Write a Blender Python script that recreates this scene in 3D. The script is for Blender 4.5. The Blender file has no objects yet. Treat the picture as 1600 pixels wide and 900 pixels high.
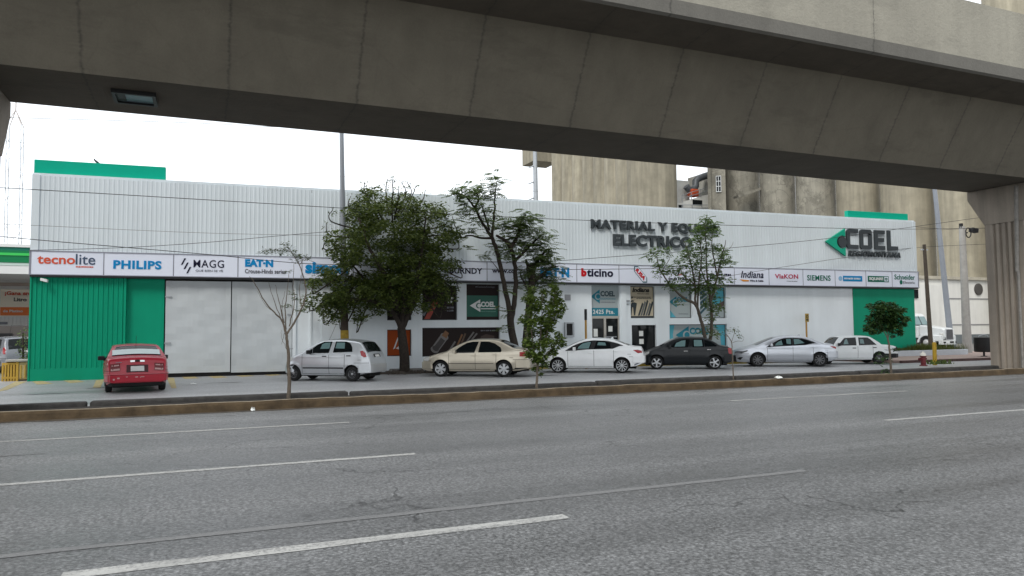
import bpy, bmesh, math, random
from mathutils import Vector, Matrix
random.seed(7)
R = math.radians
scene = bpy.context.scene
col = scene.collection

# ------------------------------------------------------------------ camera
CAM_H = 1.826
F_PX, PITCH, ROLL, YAW = 1151.95, 0.05550527, -0.00795439, 0.39889205
fw = Vector((math.sin(YAW)*math.cos(PITCH), math.cos(YAW)*math.cos(PITCH), math.sin(PITCH)))
rt = Vector((math.cos(YAW), -math.sin(YAW), 0))
up = rt.cross(fw)
r2 = math.cos(ROLL)*rt + math.sin(ROLL)*up
u2 = -math.sin(ROLL)*rt + math.cos(ROLL)*up
cam_data = bpy.data.cameras.new('camera')
cam = bpy.data.objects.new('camera', cam_data); col.objects.link(cam)
cam_data.sensor_width = 36; cam_data.lens = F_PX/1600*36
cam_data.clip_start = 0.1; cam_data.clip_end = 3000
M3 = Matrix((r2, u2, -fw)).transposed()
cam.matrix_world = Matrix.Translation((0, 0, CAM_H)) @ M3.to_4x4()
scene.camera = cam

# ------------------------------------------------------------------ sky, sun, exposure
world = bpy.data.worlds.new('World'); scene.world = world; world.use_nodes = True
nt = world.node_tree; bg = nt.nodes['Background']
SUN_EL, SUN_AZ = 48, 226       # azimuth of the sun measured clockwise from +Y
sky = nt.nodes.new('ShaderNodeTexSky'); sky.sky_type = 'NISHITA'; sky.sun_disc = False
sky.sun_elevation = R(SUN_EL); sky.sun_rotation = R(SUN_AZ)
mx = nt.nodes.new('ShaderNodeMix'); mx.data_type = 'RGBA'
mx.inputs[0].default_value = 0.88          # overcast: almost even white cloud over the clear sky
mx.inputs[7].default_value = (12.9, 13.4, 13.9, 1)
nt.links.new(sky.outputs[0], mx.inputs[6]); nt.links.new(mx.outputs[2], bg.inputs[0])
bg.inputs[1].default_value = 0.098
sd = bpy.data.lights.new('sun', 'SUN'); sun = bpy.data.objects.new('sun', sd); col.objects.link(sun)
sd.energy = 1.5; sd.angle = R(18); sd.color = (1, .95, .87)
d = Vector((math.sin(R(SUN_AZ))*math.cos(R(SUN_EL)), math.cos(R(SUN_AZ))*math.cos(R(SUN_EL)), math.sin(R(SUN_EL))))
sun.rotation_euler = d.to_track_quat('Z', 'Y').to_euler()
scene.view_settings.view_transform = 'Standard'; scene.view_settings.look = 'None'
scene.view_settings.exposure = 0.36; scene.view_settings.gamma = 1

# ------------------------------------------------------------------ pixel helpers (photograph 1600 x 900)
CP = Vector((0, 0, CAM_H))
def ray(x, y): return r2*((x-800)/F_PX) - u2*((y-450)/F_PX) + fw
def at(x, y, Y):
    v = ray(x, y); return CP + v*(Y/v.y)
def gnd(x, y, z=0.0):
    v = ray(x, y); return CP + v*((z-CAM_H)/v.z)
def az(x, y=300):
    v = ray(x, y); return math.atan2(v.x, v.y)

# ------------------------------------------------------------------ mesh builder
class MB:
    def __init__(s): s.v = []; s.f = []; s.m = []
    def face(s, pts, mi=0):
        i = len(s.v); s.v += [tuple(p) for p in pts]; s.f.append(tuple(range(i, i+len(pts)))); s.m.append(mi)
    def box(s, x0, x1, y0, y1, z0, z1, mi=0):
        i = len(s.v)
        s.v += [(x0,y0,z0),(x1,y0,z0),(x1,y1,z0),(x0,y1,z0),(x0,y0,z1),(x1,y0,z1),(x1,y1,z1),(x0,y1,z1)]
        for q in ((3,2,1,0),(4,5,6,7),(0,1,5,4),(1,2,6,5),(2,3,7,6),(3,0,4,7)):
            s.f.append(tuple(i+k for k in q)); s.m.append(mi)
    def obox(s, c, ax, ay, az_, hx, hy, hz, mi=0):
        i = len(s.v); c = Vector(c)
        for dz in (-1,1):
            for dx, dy in ((-1,-1),(1,-1),(1,1),(-1,1)):
                s.v.append(tuple(c + ax*(hx*dx) + ay*(hy*dy) + az_*(hz*dz)))
        for q in ((3,2,1,0),(4,5,6,7),(0,1,5,4),(1,2,6,5),(2,3,7,6),(3,0,4,7)):
            s.f.append(tuple(i+k for k in q)); s.m.append(mi)
    def bar(s, a, b, w, h=None, mi=0):
        a, b = Vector(a), Vector(b); dx = (b-a); L = dx.length; dx.normalize()
        ref = Vector((0,0,1)) if abs(dx.z) < .9 else Vector((1,0,0))
        ay = ref.cross(dx).normalized(); azv = dx.cross(ay)
        s.obox((a+b)/2, dx, ay, azv, L/2, w/2, (h or w)/2, mi)
    def prism(s, poly, f, d0, d1, mi=0):
        """poly of 2D points, f(u, v, d) -> 3D; extruded from depth d0 to d1"""
        n = len(poly); i = len(s.v)
        s.v += [tuple(f(u, v, d0)) for u, v in poly] + [tuple(f(u, v, d1)) for u, v in poly]
        s.f.append(tuple(range(i, i+n))); s.m.append(mi)
        s.f.append(tuple(range(i+2*n-1, i+n-1, -1))); s.m.append(mi)
        for k in range(n):
            j = (k+1) % n; s.f.append((i+k, i+n+k, i+n+j, i+j)); s.m.append(mi)
    def tube(s, pts, radii, n=8, mi=0, cap=True):
        pts = [Vector(p) for p in pts]
        if not hasattr(radii, '__len__'): radii = [radii]*len(pts)
        base = len(s.v); prev = None
        for k, p in enumerate(pts):
            t = (pts[min(k+1, len(pts)-1)] - pts[max(k-1, 0)]).normalized()
            ref = prev if prev is not None else (Vector((1,0,0)) if abs(t.x) < .8 else Vector((0,1,0)))
            a = (ref - t*ref.dot(t)).normalized(); prev = a; b = t.cross(a)
            for q in range(n):
                an = 2*math.pi*q/n; s.v.append(tuple(p + (a*math.cos(an)+b*math.sin(an))*radii[k]))
        for k in range(len(pts)-1):
            for q in range(n):
                r = (q+1) % n
                s.f.append((base+k*n+q, base+k*n+r, base+(k+1)*n+r, base+(k+1)*n+q)); s.m.append(mi)
        if cap:
            s.f.append(tuple(base+q for q in range(n-1, -1, -1))); s.m.append(mi)
            e = base+(len(pts)-1)*n; s.f.append(tuple(e+q for q in range(n))); s.m.append(mi)
    def lathe(s, prof, c, n=20, axis='z', mi=0):
        """prof: (radius, height) pairs"""
        base = len(s.v); c = Vector(c)
        for r, h in prof:
            for q in range(n):
                an = 2*math.pi*q/n; a, b = r*math.cos(an), r*math.sin(an)
                p = Vector((a,b,h)) if axis == 'z' else (Vector((a,-h,b)) if axis == 'y' else Vector((h,a,b)))
                s.v.append(tuple(c+p))
        for k in range(len(prof)-1):
            for q in range(n):
                r = (q+1) % n
                s.f.append((base+k*n+q, base+k*n+r, base+(k+1)*n+r, base+(k+1)*n+q)); s.m.append(mi)
        s.f.append(tuple(base+q for q in range(n-1, -1, -1))); s.m.append(mi)
        e = base+(len(prof)-1)*n; s.f.append(tuple(e+q for q in range(n))); s.m.append(mi)
    def build(s, name, mats, parent=None, smooth=None, bevel=0):
        me = bpy.data.meshes.new(name); me.from_pydata(s.v, [], s.f)
        if not isinstance(mats, (list, tuple)): mats = [mats]
        for m in mats: me.materials.append(m)
        if len(mats) > 1: me.polygons.foreach_set('material_index', s.m)
        bm = bmesh.new(); bm.from_mesh(me); bmesh.ops.recalc_face_normals(bm, faces=bm.faces)
        if bevel:
            bmesh.ops.remove_doubles(bm, verts=bm.verts, dist=1e-5)
            es = [e for e in bm.edges if len(e.link_faces) == 2 and e.calc_face_angle(0) > .5]
            bmesh.ops.bevel(bm, geom=es, offset=bevel, segments=2, affect='EDGES', profile=.5)
        bm.to_mesh(me); bm.free()
        if smooth is not None:
            me.polygons.foreach_set('use_smooth', [True]*len(me.polygons))
            me.set_sharp_from_angle(angle=R(smooth))
        o = bpy.data.objects.new(name, me); col.objects.link(o)
        if parent: o.parent = parent
        return o

def empty(name, loc=(0,0,0), rz=0.0):
    o = bpy.data.objects.new(name, None); col.objects.link(o); o.location = loc; o.rotation_euler = (0,0,rz)
    o.empty_display_size = .3; return o
def tag(o, label, cat, group=None):
    o['label'] = label; o['category'] = cat
    if group: o['group'] = group
    return o
def struct(o, kind='structure'): o['kind'] = kind; return o

# ------------------------------------------------------------------ materials
MATS = {}
def mat(name, c, rough=.6, metal=0, var=0.0, vscale=4.0, bump=0.0, bscale=40.0, spec=.3, coat=0, stretch=None, coords='Object'):
    if name in MATS: return MATS[name]
    m = bpy.data.materials.new(name); m.use_nodes = True; t = m.node_tree; b = t.nodes['Principled BSDF']
    b.inputs['Base Color'].default_value = (*c, 1); b.inputs['Roughness'].default_value = rough
    b.inputs['Metallic'].default_value = metal; b.inputs['Specular IOR Level'].default_value = spec
    b.inputs['Coat Weight'].default_value = coat; b.inputs['Coat Roughness'].default_value = .06
    if var or bump:
        tc = t.nodes.new('ShaderNodeTexCoord'); mp = t.nodes.new('ShaderNodeMapping')
        t.links.new(tc.outputs[coords], mp.inputs[0])
        if stretch: mp.inputs['Scale'].default_value = stretch
    if var:
        n = t.nodes.new('ShaderNodeTexNoise'); n.inputs['Scale'].default_value = vscale; n.inputs['Detail'].default_value = 6
        n.inputs['Roughness'].default_value = .62
        t.links.new(mp.outputs[0], n.inputs[0])
        r = t.nodes.new('ShaderNodeMapRange'); r.inputs[1].default_value = .25; r.inputs[2].default_value = .75
        r.inputs[3].default_value = 1-var; r.inputs[4].default_value = 1+var
        t.links.new(n.outputs[0], r.inputs[0])
        h = t.nodes.new('ShaderNodeVectorMath'); h.operation = 'SCALE'; h.inputs[0].default_value = c
        t.links.new(r.outputs[0], h.inputs['Scale']); t.links.new(h.outputs[0], b.inputs['Base Color'])
    if bump:
        n2 = t.nodes.new('ShaderNodeTexNoise'); n2.inputs['Scale'].default_value = bscale; n2.inputs['Detail'].default_value = 5
        t.links.new(mp.outputs[0], n2.inputs[0])
        bp = t.nodes.new('ShaderNodeBump'); bp.inputs['Strength'].default_value = bump; bp.inputs['Distance'].default_value = .02
        t.links.new(n2.outputs[0], bp.inputs['Height']); t.links.new(bp.outputs[0], b.inputs['Normal'])
    MATS[name] = m; return m

class NT:
    """small helper for longer node trees"""
    def __init__(s, name, rough=.8):
        s.m = bpy.data.materials.new(name); s.m.use_nodes = True; s.t = s.m.node_tree
        s.b = s.t.nodes['Principled BSDF']; s.b.inputs['Roughness'].default_value = rough
        s.tc = s.t.nodes.new('ShaderNodeTexCoord')
    def put(s, inp, v):
        if hasattr(v, 'is_linked') or hasattr(v, 'links'): s.t.links.new(v, inp)
        elif hasattr(v, '__len__') and len(v) == 3 and inp.type == 'RGBA': inp.default_value = (*v, 1)
        else: inp.default_value = v
    def mapping(s, scale, loc=(0,0,0)):
        n = s.t.nodes.new('ShaderNodeMapping'); n.inputs['Scale'].default_value = scale; n.inputs['Location'].default_value = loc
        s.t.links.new(s.tc.outputs['Object'], n.inputs[0]); return n.outputs[0]
    def noise(s, vec, scale, detail=5, rough=.6, dist=0):
        n = s.t.nodes.new('ShaderNodeTexNoise'); s.t.links.new(vec, n.inputs[0])
        n.inputs['Scale'].default_value = scale; n.inputs['Detail'].default_value = detail
        n.inputs['Roughness'].default_value = rough; n.inputs['Distortion'].default_value = dist
        return n.outputs[0]
    def voro(s, vec, scale, feature='DISTANCE_TO_EDGE'):
        n = s.t.nodes.new('ShaderNodeTexVoronoi'); n.feature = feature; s.t.links.new(vec, n.inputs[0])
        n.inputs['Scale'].default_value = scale; return n.outputs['Distance']
    def rng(s, v, a, b, c, d):
        n = s.t.nodes.new('ShaderNodeMapRange'); s.put(n.inputs[0], v)
        for i, k in enumerate((a, b, c, d)): n.inputs[i+1].default_value = k
        return n.outputs[0]
    def math(s, op, a, b=0.0):
        n = s.t.nodes.new('ShaderNodeMath'); n.operation = op; s.put(n.inputs[0], a); s.put(n.inputs[1], b); return n.outputs[0]
    def mix(s, f, a, b, mode='MIX'):
        n = s.t.nodes.new('ShaderNodeMix'); n.data_type = 'RGBA'; n.blend_type = mode
        s.put(n.inputs[0], f); s.put(n.inputs[6], a); s.put(n.inputs[7], b); return n.outputs[2]
    def scale(s, c, f):
        n = s.t.nodes.new('ShaderNodeVectorMath'); n.operation = 'SCALE'
        if hasattr(c, '__len__'): n.inputs[0].default_value = c
        else: s.t.links.new(c, n.inputs[0])
        s.t.links.new(f, n.inputs['Scale']); return n.outputs[0]
    def bump(s, h, strength, dist=.02):
        n = s.t.nodes.new('ShaderNodeBump'); n.inputs['Strength'].default_value = strength; n.inputs['Distance'].default_value = dist
        s.t.links.new(h, n.inputs['Height']); s.t.links.new(n.outputs[0], s.b.inputs['Normal'])
    def sep(s, vec):
        n = s.t.nodes.new('ShaderNodeSeparateXYZ'); s.t.links.new(vec, n.inputs[0]); return n.outputs
    def base(s, c): s.put(s.b.inputs['Base Color'], c)

def asphalt(name, c, streak=.25, crack=.7, spk=.5):
    n = NT(name, .78); o = n.mapping((1,1,1))
    st = n.noise(n.mapping((.025,.75,1)), 1.0, 4, .55)
    big = n.noise(n.mapping((.12,.3,1)), 1.0, 5, .6)
    fine = n.noise(o, 30, 4, .75); mid = n.noise(o, 9, 4, .7)
    f = n.math('MULTIPLY', n.rng(st, .3, .7, 1-streak, 1+streak), n.rng(big, .3, .7, .86, 1.14))
    f = n.math('MULTIPLY', f, n.rng(fine, .36, .64, 1-spk, 1+spk))
    f = n.math('MULTIPLY', f, n.rng(mid, .3, .7, .80, 1.2)); f = n.math('MULTIPLY', f, n.rng(n.voro(o, 26, 'F1'), .25, .75, 1+spk*.35, 1-spk*.55))
    pit = n.rng(n.noise(o, 23, 4, .75), .36, .44, 1-spk*.6, 1.0); f = n.math('MULTIPLY', f, pit)
    f = n.math('MULTIPLY', f, n.rng(n.math('ADD', n.sep(o)[1], n.rng(st, 0, 1, -1.2, 1.2)), 13.5, 17.6, 1.0, 1.38))   # base colour lightened towards the kerb, painting in the grazing sheen
    wob = n.t.nodes.new('ShaderNodeVectorMath'); wob.operation = 'ADD'
    nz = n.t.nodes.new('ShaderNodeTexNoise'); nz.inputs['Scale'].default_value = .9; nz.inputs['Detail'].default_value = 5
    n.t.links.new(o, nz.inputs[0])
    sc = n.t.nodes.new('ShaderNodeVectorMath'); sc.operation = 'SCALE'; sc.inputs['Scale'].default_value = 1.6
    n.t.links.new(nz.outputs['Color'], sc.inputs[0])
    n.t.links.new(n.mapping((.55,.9,1)), wob.inputs[0]); n.t.links.new(sc.outputs[0], wob.inputs[1])
    v = n.voro(wob.outputs[0], .42)
    cr = n.rng(v, .0, .009, crack, 0)
    msk = n.rng(n.noise(n.mapping((.3,.3,1), (3,1,0)), 1.0, 3), .5, .58, 0, 1)
    cr = n.math('MULTIPLY', cr, msk)
    cc = n.mix(cr, n.scale(c, f), (.012,.012,.012))
    n.base(cc); n.bump(fine, .45, .01)
    n.t.links.new(n.rng(st, .3, .7, .36, .56), n.b.inputs['Roughness'])
    return n.m

def concrete(name, c, joint=None, var=.12, streak=.18, rough=.9, bscale=12, bstr=.3, jw=.02, patch=0):
    """joint=(spacing, phase): dark construction joints across local X"""
    n = NT(name, rough); o = n.mapping((1,1,1))
    a = n.noise(o, .6, 6, .65); b = n.noise(n.mapping((1.6,1.6,.12)), 1.0, 5, .6); f2 = n.noise(o, 26, 3, .7)
    f = n.math('MULTIPLY', n.rng(a, .25, .75, 1-var, 1+var), n.rng(b, .3, .7, 1-streak, 1+streak*.6))
    f = n.math('MULTIPLY', f, n.rng(f2, .3, .7, .94, 1.06))
    cc = n.scale(c, f)
    if patch:
        p = n.rng(n.noise(n.mapping((.5,.5,.35),(5,2,1)), 1.0, 7, .72), .52, .6, 0, patch)
        cc = n.mix(p, cc, tuple(k*.62 for k in c))
        p2 = n.rng(n.noise(n.mapping((.7,.7,.7),(1,7,4)), 1.0, 8, .75), .60, .64, 0, patch*.8)
        cc = n.mix(p2, cc, tuple(min(1, k*1.35) for k in c))
        v = n.voro(n.mapping((.5,.5,.5)), 1.0); cc = n.mix(n.rng(v, 0, .015, patch*.6, 0), cc, tuple(k*.3 for k in c))
    if 'silo' in name:
        oi = n.t.nodes.new('ShaderNodeObjectInfo'); cc = n.scale(cc, n.rng(oi.outputs['Random'], 0, 1, .80, 1.12))
    if joint:
        wb = n.noise(n.mapping((0,3,3)), 2.0, 5)
        x = n.math('ADD', n.sep(o)[0], n.rng(wb, 0, 1, -.09, .09))
        ph = n.math('FRACT', n.math('DIVIDE', n.math('ADD', x, joint[1]), joint[0]))
        dd = n.math('MULTIPLY', n.math('ABSOLUTE', n.math('SUBTRACT', ph, .5)), joint[0])
        wd = n.noise(n.mapping((.2,4,4)), 3.0, 4)
        line = n.rng(dd, 0.0, jw, .85, 0); line = n.math('MULTIPLY', line, n.rng(wd, .3, .65, .25, 1))
        blot = n.rng(n.noise(n.mapping((.33,1.1,1.1),(7,3,2)), 1.0, 7, .7), .54, .64, 0, .28); cc = n.mix(blot, cc, tuple(k*.45 for k in c))
        cc = n.mix(line, cc, (.03,.028,.025))
        halo = n.math('MULTIPLY', n.rng(dd, 0, jw*7, .3, 0), n.rng(wd, .4, .6, 0, 1))
        cc = n.mix(halo, cc, tuple(k*.6 for k in c))
    n.base(cc); n.bump(n.noise(o, bscale, 6, .7), bstr, .03)
    return n.m

def paint_wall(name, c, var=.05, rough=.55, dirt=.12, spec=.4):
    n = NT(name, rough); n.b.inputs['Specular IOR Level'].default_value = spec; o = n.mapping((1,1,1))
    a = n.noise(o, .35, 6, .65); b = n.noise(n.mapping((1.2,1.2,.15)), 1.0, 5, .6)
    f = n.math('MULTIPLY', n.rng(a, .3, .7, 1-var, 1+var), n.rng(b, .35, .8, 1+dirt*.2, 1-dirt))
    n.base(n.scale(c, f)); n.bump(n.noise(o, 1.3, 5), .12, .03)
    return n.m

def leaf_mat(name, c1, c2, tr=.35):
    n = NT(name, .55)
    g = n.t.nodes.new('ShaderNodeNewGeometry')
    cc = n.mix(g.outputs['Random Per Island'], c1, c2); n.base(cc)
    n.b.inputs['Specular IOR Level'].default_value = .3
    tl = n.t.nodes.new('ShaderNodeBsdfTranslucent'); n.put(tl.inputs[0], n.scale(cc, n.rng(0.5, 0, 1, 0, 2.2)))
    ms = n.t.nodes.new('ShaderNodeMixShader'); ms.inputs[0].default_value = tr
    out = n.t.nodes['Material Output']
    n.t.links.new(n.b.outputs[0], ms.inputs[1]); n.t.links.new(tl.outputs[0], ms.inputs[2]); n.t.links.new(ms.outputs[0], out.inputs[0])
    return n.m

WHITE = (.62,.66,.70)
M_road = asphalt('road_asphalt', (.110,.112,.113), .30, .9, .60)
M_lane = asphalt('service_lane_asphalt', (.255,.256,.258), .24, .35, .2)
def worn_paint(name, c, base, lo, hi):
    n = NT(name, .7); o = n.mapping((1,1,1))
    k = n.rng(n.math('ADD', n.math('MULTIPLY', n.noise(o, 22, 5, .75), .6), n.math('MULTIPLY', n.noise(n.mapping((.6,6,1)), 1.2, 5, .7), .4)), lo, hi, 0, 1)
    n.base(n.mix(k, base, n.scale(c, n.rng(n.noise(o, 3, 4), .3, .7, .85, 1.1)))); return n.m
M_line = worn_paint('road_paint', (.34,.34,.325), (.125,.125,.125), .38, .53)
M_lineold = worn_paint('faded_road_paint', (.155,.156,.155), (.107,.108,.109), .42, .60)
M_yline = mat('yellow_paint_worn', (.44,.36,.19), .8, var=.35, vscale=7)
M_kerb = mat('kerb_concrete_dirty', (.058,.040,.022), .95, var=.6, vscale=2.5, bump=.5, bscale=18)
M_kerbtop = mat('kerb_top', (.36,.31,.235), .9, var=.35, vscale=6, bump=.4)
M_soil = mat('soil', (.028,.025,.022), 1, var=.5, vscale=6, bump=.8, bscale=20)
M_kerbback = mat('kerb_black', (.042,.040,.038), .9, var=.45, vscale=5, bump=.5)
M_ykerb = mat('kerb_yellow', (.40,.29,.05), .8, var=.35, vscale=5, bump=.3)
M_walk = mat('sidewalk_pink', (.36,.27,.235), .9, var=.15, vscale=5)
M_walkg = mat('sidewalk_grey', (.25,.24,.23), .9, var=.25, vscale=4, bump=.3)
M_ground = mat('far_ground', (.16,.155,.145), .95, var=.2, vscale=.3)
M_grass = leaf_mat('grass_blades', (.05,.075,.015), (.12,.13,.03), .3)
M_clad = paint_wall('white_cladding', (.63,.69,.73), .04, .42, .08)
M_wall = paint_wall('white_wall_paint', (.76,.815,.85), .05, .6, .10)
M_gate = paint_wall('white_gate_paint', (.49,.525,.545), .07, .5, .07)
M_green = paint_wall('green_paint', (.001,.28,.160), .06, .5, .10, .15)
M_green2 = paint_wall('green_roof_panel', (.001,.35,.230), .03, .45, .05, .15)
M_sign = mat('sign_white', (.71,.75,.86), .35)
M_signframe = mat('sign_frame', (.10,.10,.11), .5)
M_trim = mat('dark_trim', (.05,.052,.055), .5)
M_steel = mat('galvanised_steel', (.36,.38,.40), .45, .5, var=.1, vscale=3)
M_letter = mat('grey_letters', (.045,.055,.062), .45)
M_black = mat('black_plastic', (.012,.012,.013), .5)
M_navy = mat('navy_print', (.012,.012,.035), .6, spec=.12)
M_blue = mat('blue_print', (.005,.22,.50), .6, spec=.12)
M_red = mat('red_print', (.50,.012,.02), .6, spec=.12)
M_coral = mat('coral_print', (.62,.10,.05), .6, spec=.12)
M_orange = mat('orange_print', (.62,.25,.03), .6, spec=.12)
M_greyp = mat('grey_print', (.20,.21,.24), .6, spec=.12)
M_gprint = mat('green_print', (.005,.13,.085), .6, spec=.12)
M_wprint = mat('white_print', (.62,.64,.64), .6, spec=.12)
M_teal = mat('teal_print', (.028,.20,.27), .6, spec=.12)
M_tealL = mat('light_teal_print', (.10,.40,.50), .6, spec=.12)
M_posterg = mat('poster_grey', (.36,.41,.42), .6, spec=.12)
M_brownp = mat('poster_brown', (.026,.019,.018), .6, spec=.12)
M_orgp = mat('poster_orange', (.30,.055,.010), .6, spec=.12)
M_cream = mat('poster_cream', (.50,.44,.33), .6, spec=.12)
M_paper = mat('paper', (.70,.72,.70), .8)
M_glass = mat('dark_glass', (.008,.010,.011), .06, spec=.3)
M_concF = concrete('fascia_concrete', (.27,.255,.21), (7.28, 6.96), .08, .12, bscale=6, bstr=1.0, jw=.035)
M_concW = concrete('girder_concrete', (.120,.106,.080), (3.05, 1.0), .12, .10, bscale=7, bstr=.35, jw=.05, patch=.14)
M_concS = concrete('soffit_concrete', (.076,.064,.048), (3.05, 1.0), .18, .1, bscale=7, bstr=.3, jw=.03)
M_col = concrete('column_concrete', (.27,.235,.195), None, .15, .35, bscale=10, bstr=.4)
M_silo = concrete('silo_concrete', (.30,.272,.205), None, .2, .26, bscale=1.5, bstr=.2)
M_siloold = concrete('old_silo_concrete', (.24,.226,.185), None, .2, .25, bscale=2, bstr=.5, patch=.9)
M_bark = mat('bark_dark', (.040,.032,.026), .95, var=.4, vscale=12, bump=1, bscale=30)
M_barkl = mat('bark_grey_brown', (.11,.09,.07), .95, var=.35, vscale=20, bump=.6, bscale=60)
M_leaf1 = leaf_mat('leaf_dark_green', (.028,.052,.011), (.125,.16,.034), .34)
M_leaf2 = leaf_mat('leaf_feathery', (.055,.095,.028), (.14,.19,.06), .38)
M_leaf3 = leaf_mat('leaf_bright', (.035,.065,.012), (.12,.17,.03), .35)
M_leaf4 = leaf_mat('leaf_round_crown', (.012,.035,.009), (.045,.09,.02), .25)
M_leaf5 = leaf_mat('leaf_fresh_green', (.060,.115,.028), (.16,.24,.065), .38)
M_leafg = leaf_mat('leaf_grey_green', (.06,.085,.045), (.13,.16,.08), .3)

# ================================================================== GROUND
def sheet(name, pts, z, m):
    b = MB(); b.face([(x, y, z) for x, y in pts]); return struct(b.build(name, m))
sheet('ground', [(-900,-900),(900,-900),(900,1200),(-900,1200)], -.05, M_ground)
# the main road, gridded strips are not needed: one sheet
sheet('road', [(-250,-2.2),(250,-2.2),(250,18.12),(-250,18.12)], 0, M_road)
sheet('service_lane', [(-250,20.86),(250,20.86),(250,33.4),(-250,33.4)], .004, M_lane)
b = MB(); b.box(-250,250,18.42,20.62,-.04,.035); struct(b.build('median_soil', M_soil))
def strip(pts, w=.13):
    (x0,y0),(x1,y1) = pts; return [(x0,y0-w/2),(x1,y1-w/2),(x1,y1+w/2),(x0,y0+w/2)]
def lane_line(p0, p1, w, m, name='lane_marking', z=.004):
    a, c = gnd(*p0), gnd(*p1); ym = (a.y+c.y)/2
    rnd = random.Random(int(p0[0]+p0[1])); b = MB(); n = max(4, int(abs(c.x-a.x)/.35)); top = []; bot = []
    for k in range(n+1):
        x = a.x+(c.x-a.x)*k/n
        top.append((x, ym+w/2+rnd.uniform(-.012,.012), z)); bot.append((x, ym-w/2+rnd.uniform(-.012,.012), z))
    for k in range(n):
        b.face([bot[k], bot[k+1], top[k+1], top[k]])
    o = b.build(name, m); struct(o); return o
lane_line((-420,715), (545,659.5), .14, M_line)
lane_line((1137,626), (1422,611.5), .14, M_line)
lane_line((-200,774), (648,708.5), .14, M_line)
lane_line((1372,655.5), (1800,627), .14, M_line)
lane_line((95,901), (885,807), .17, M_line)
lane_line((-60,871), (1270,738), .12, M_lineold)
lane_line((0,713), (70,709), .05, M_lineold)
# kerbs
b = MB(); rr = random.Random(3); xs = []; x = -120.0
while x < 160: xs.append(x); x += rr.uniform(.18, .5)
def kerb_sec(x):
    j = .012*math.sin(x*.9)+.010*math.sin(x*2.3+1)+rr.uniform(-.008,.008); h = .20+.008*math.sin(x*.7)+rr.uniform(-.010,.008); c = rr.uniform(.025,.05)
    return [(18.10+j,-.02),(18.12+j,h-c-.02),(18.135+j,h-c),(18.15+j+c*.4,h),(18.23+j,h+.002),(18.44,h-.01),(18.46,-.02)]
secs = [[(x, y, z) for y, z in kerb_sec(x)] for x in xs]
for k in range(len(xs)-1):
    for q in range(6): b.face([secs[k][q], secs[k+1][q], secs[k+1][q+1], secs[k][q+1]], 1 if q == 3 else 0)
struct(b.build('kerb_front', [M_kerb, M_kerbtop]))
b = MB(); rr = random.Random(14); xx = -60.0; pv = None
while xx < 90:
    cur = ((xx, 18.11, .006), (xx, 18.0-.10*abs(math.sin(xx*.8))-.07*abs(math.sin(xx*2.1+1))-rr.uniform(0,.07), .006))
    if pv: b.face([pv[1], cur[1], cur[0], pv[0]])
    pv = cur; xx += .25
struct(b.build('gutter_dirt', mat('gutter_dirt', (.075,.062,.047), 1, var=.5, vscale=5)))
b = MB(); x = -120.0
while x < 160:
    L = rr.uniform(5, 9); j = rr.uniform(-.03,.03)
    gap = .25 if abs(x-28) > 5 else .25
    b.box(x+.05, x+L-.02, 20.55+j, 20.90+j, -.02, .145+rr.uniform(-.02,.02)); x += L
struct(b.build('kerb_back', M_kerbback, bevel=.05))

# facade frame: local x along the facade (metres from its left end), y into the building
DF = -0.05882371; OX, OY = -5.9688, 32.7649
def fpt(s, z=0, off=0):      # world point on the facade plane, off metres in front
    return Vector((OX+math.cos(DF)*s+math.sin(DF)*off, OY+math.sin(DF)*s-math.cos(DF)*off, z))
def fac(x, y, off=0):
    v = ray(x, y); k = (off + OX*math.sin(DF) - OY*math.cos(DF))/(v.x*math.sin(DF) - v.y*math.cos(DF))
    q = CP+v*k; dx, dy = q.x-OX, q.y-OY
    return dx*math.cos(DF)+dy*math.sin(DF), q.z

# pavement along the facade, with a yellow kerb, and the wider pink one by the corner
b = MB()
b.prism([(13.6,0.02),(13.6,.75),(36.5,1.25),(36.5,.02)], lambda u,v,d: fpt(u,d,v), -.03, .13)
struct(b.build('pavement', M_walkg, bevel=.02))
b = MB()
for k in range(12):
    s0 = 17.2+k*1.6; o0 = .75+(s0-13.6)*.0218+.004; o1 = o0+1.56*.0218
    b.prism([(s0,o0),(s0,o0+.14),(s0+1.56,o1+.14),(s0+1.56,o1)], lambda u,v,d: fpt(u,d,v), -.02, .135)
struct(b.build('kerb_yellow', M_ykerb, bevel=.02))
b = MB(); b.prism([(31.6,26.05),(64,26.3),(64,36),(31.2,30.2),(30.9,27.2)], lambda u,v,d: Vector((u,v,d)), -.03, .14)
struct(b.build('corner_pavement', M_walk, bevel=.03))
b = MB()
for k in range(18):
    x0 = 31.5+k*1.8; b.box(x0, x0+1.77, 25.88+k*.013, 26.03+k*.013, -.02, .13)
struct(b.build('corner_kerb', mat('kerb_red_brown', (.075,.045,.04), .9, var=.4, vscale=4), bevel=.02))
# yellow bay hatching by the gates
for quad in (((50,596.3),(66,595.4),(83,599.8),(58.5,601.2)),((98.5,595),(119,593.6),(132.6,597),(110,599)),((150,594.5),(163,592.5),(157,606),(145,606)),((24,596.5),(42,596.3),(11.7,609.6),(-10,614)),
    ((280,585.3),(296,584.7),(311,591.5),(288,592.4)),((317.5,585.3),(333,584.4),(356,590),(334.6,591.5)),((356,584.4),(369,582.8),(398,587.8),(378,589.3)),((397,582.2),(409,581.6),(440,586),(422,587.8)),((429.5,580.6),(446,579.5),(470,584),(455,585)),((260,590),(272,591.0),(276,607),(268,607))):
    b = MB(); P = [gnd(*q) for q in quad]; b.face([(p.x,p.y,.009) for p in P]); struct(b.build('bay_marking', M_yline))
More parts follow.
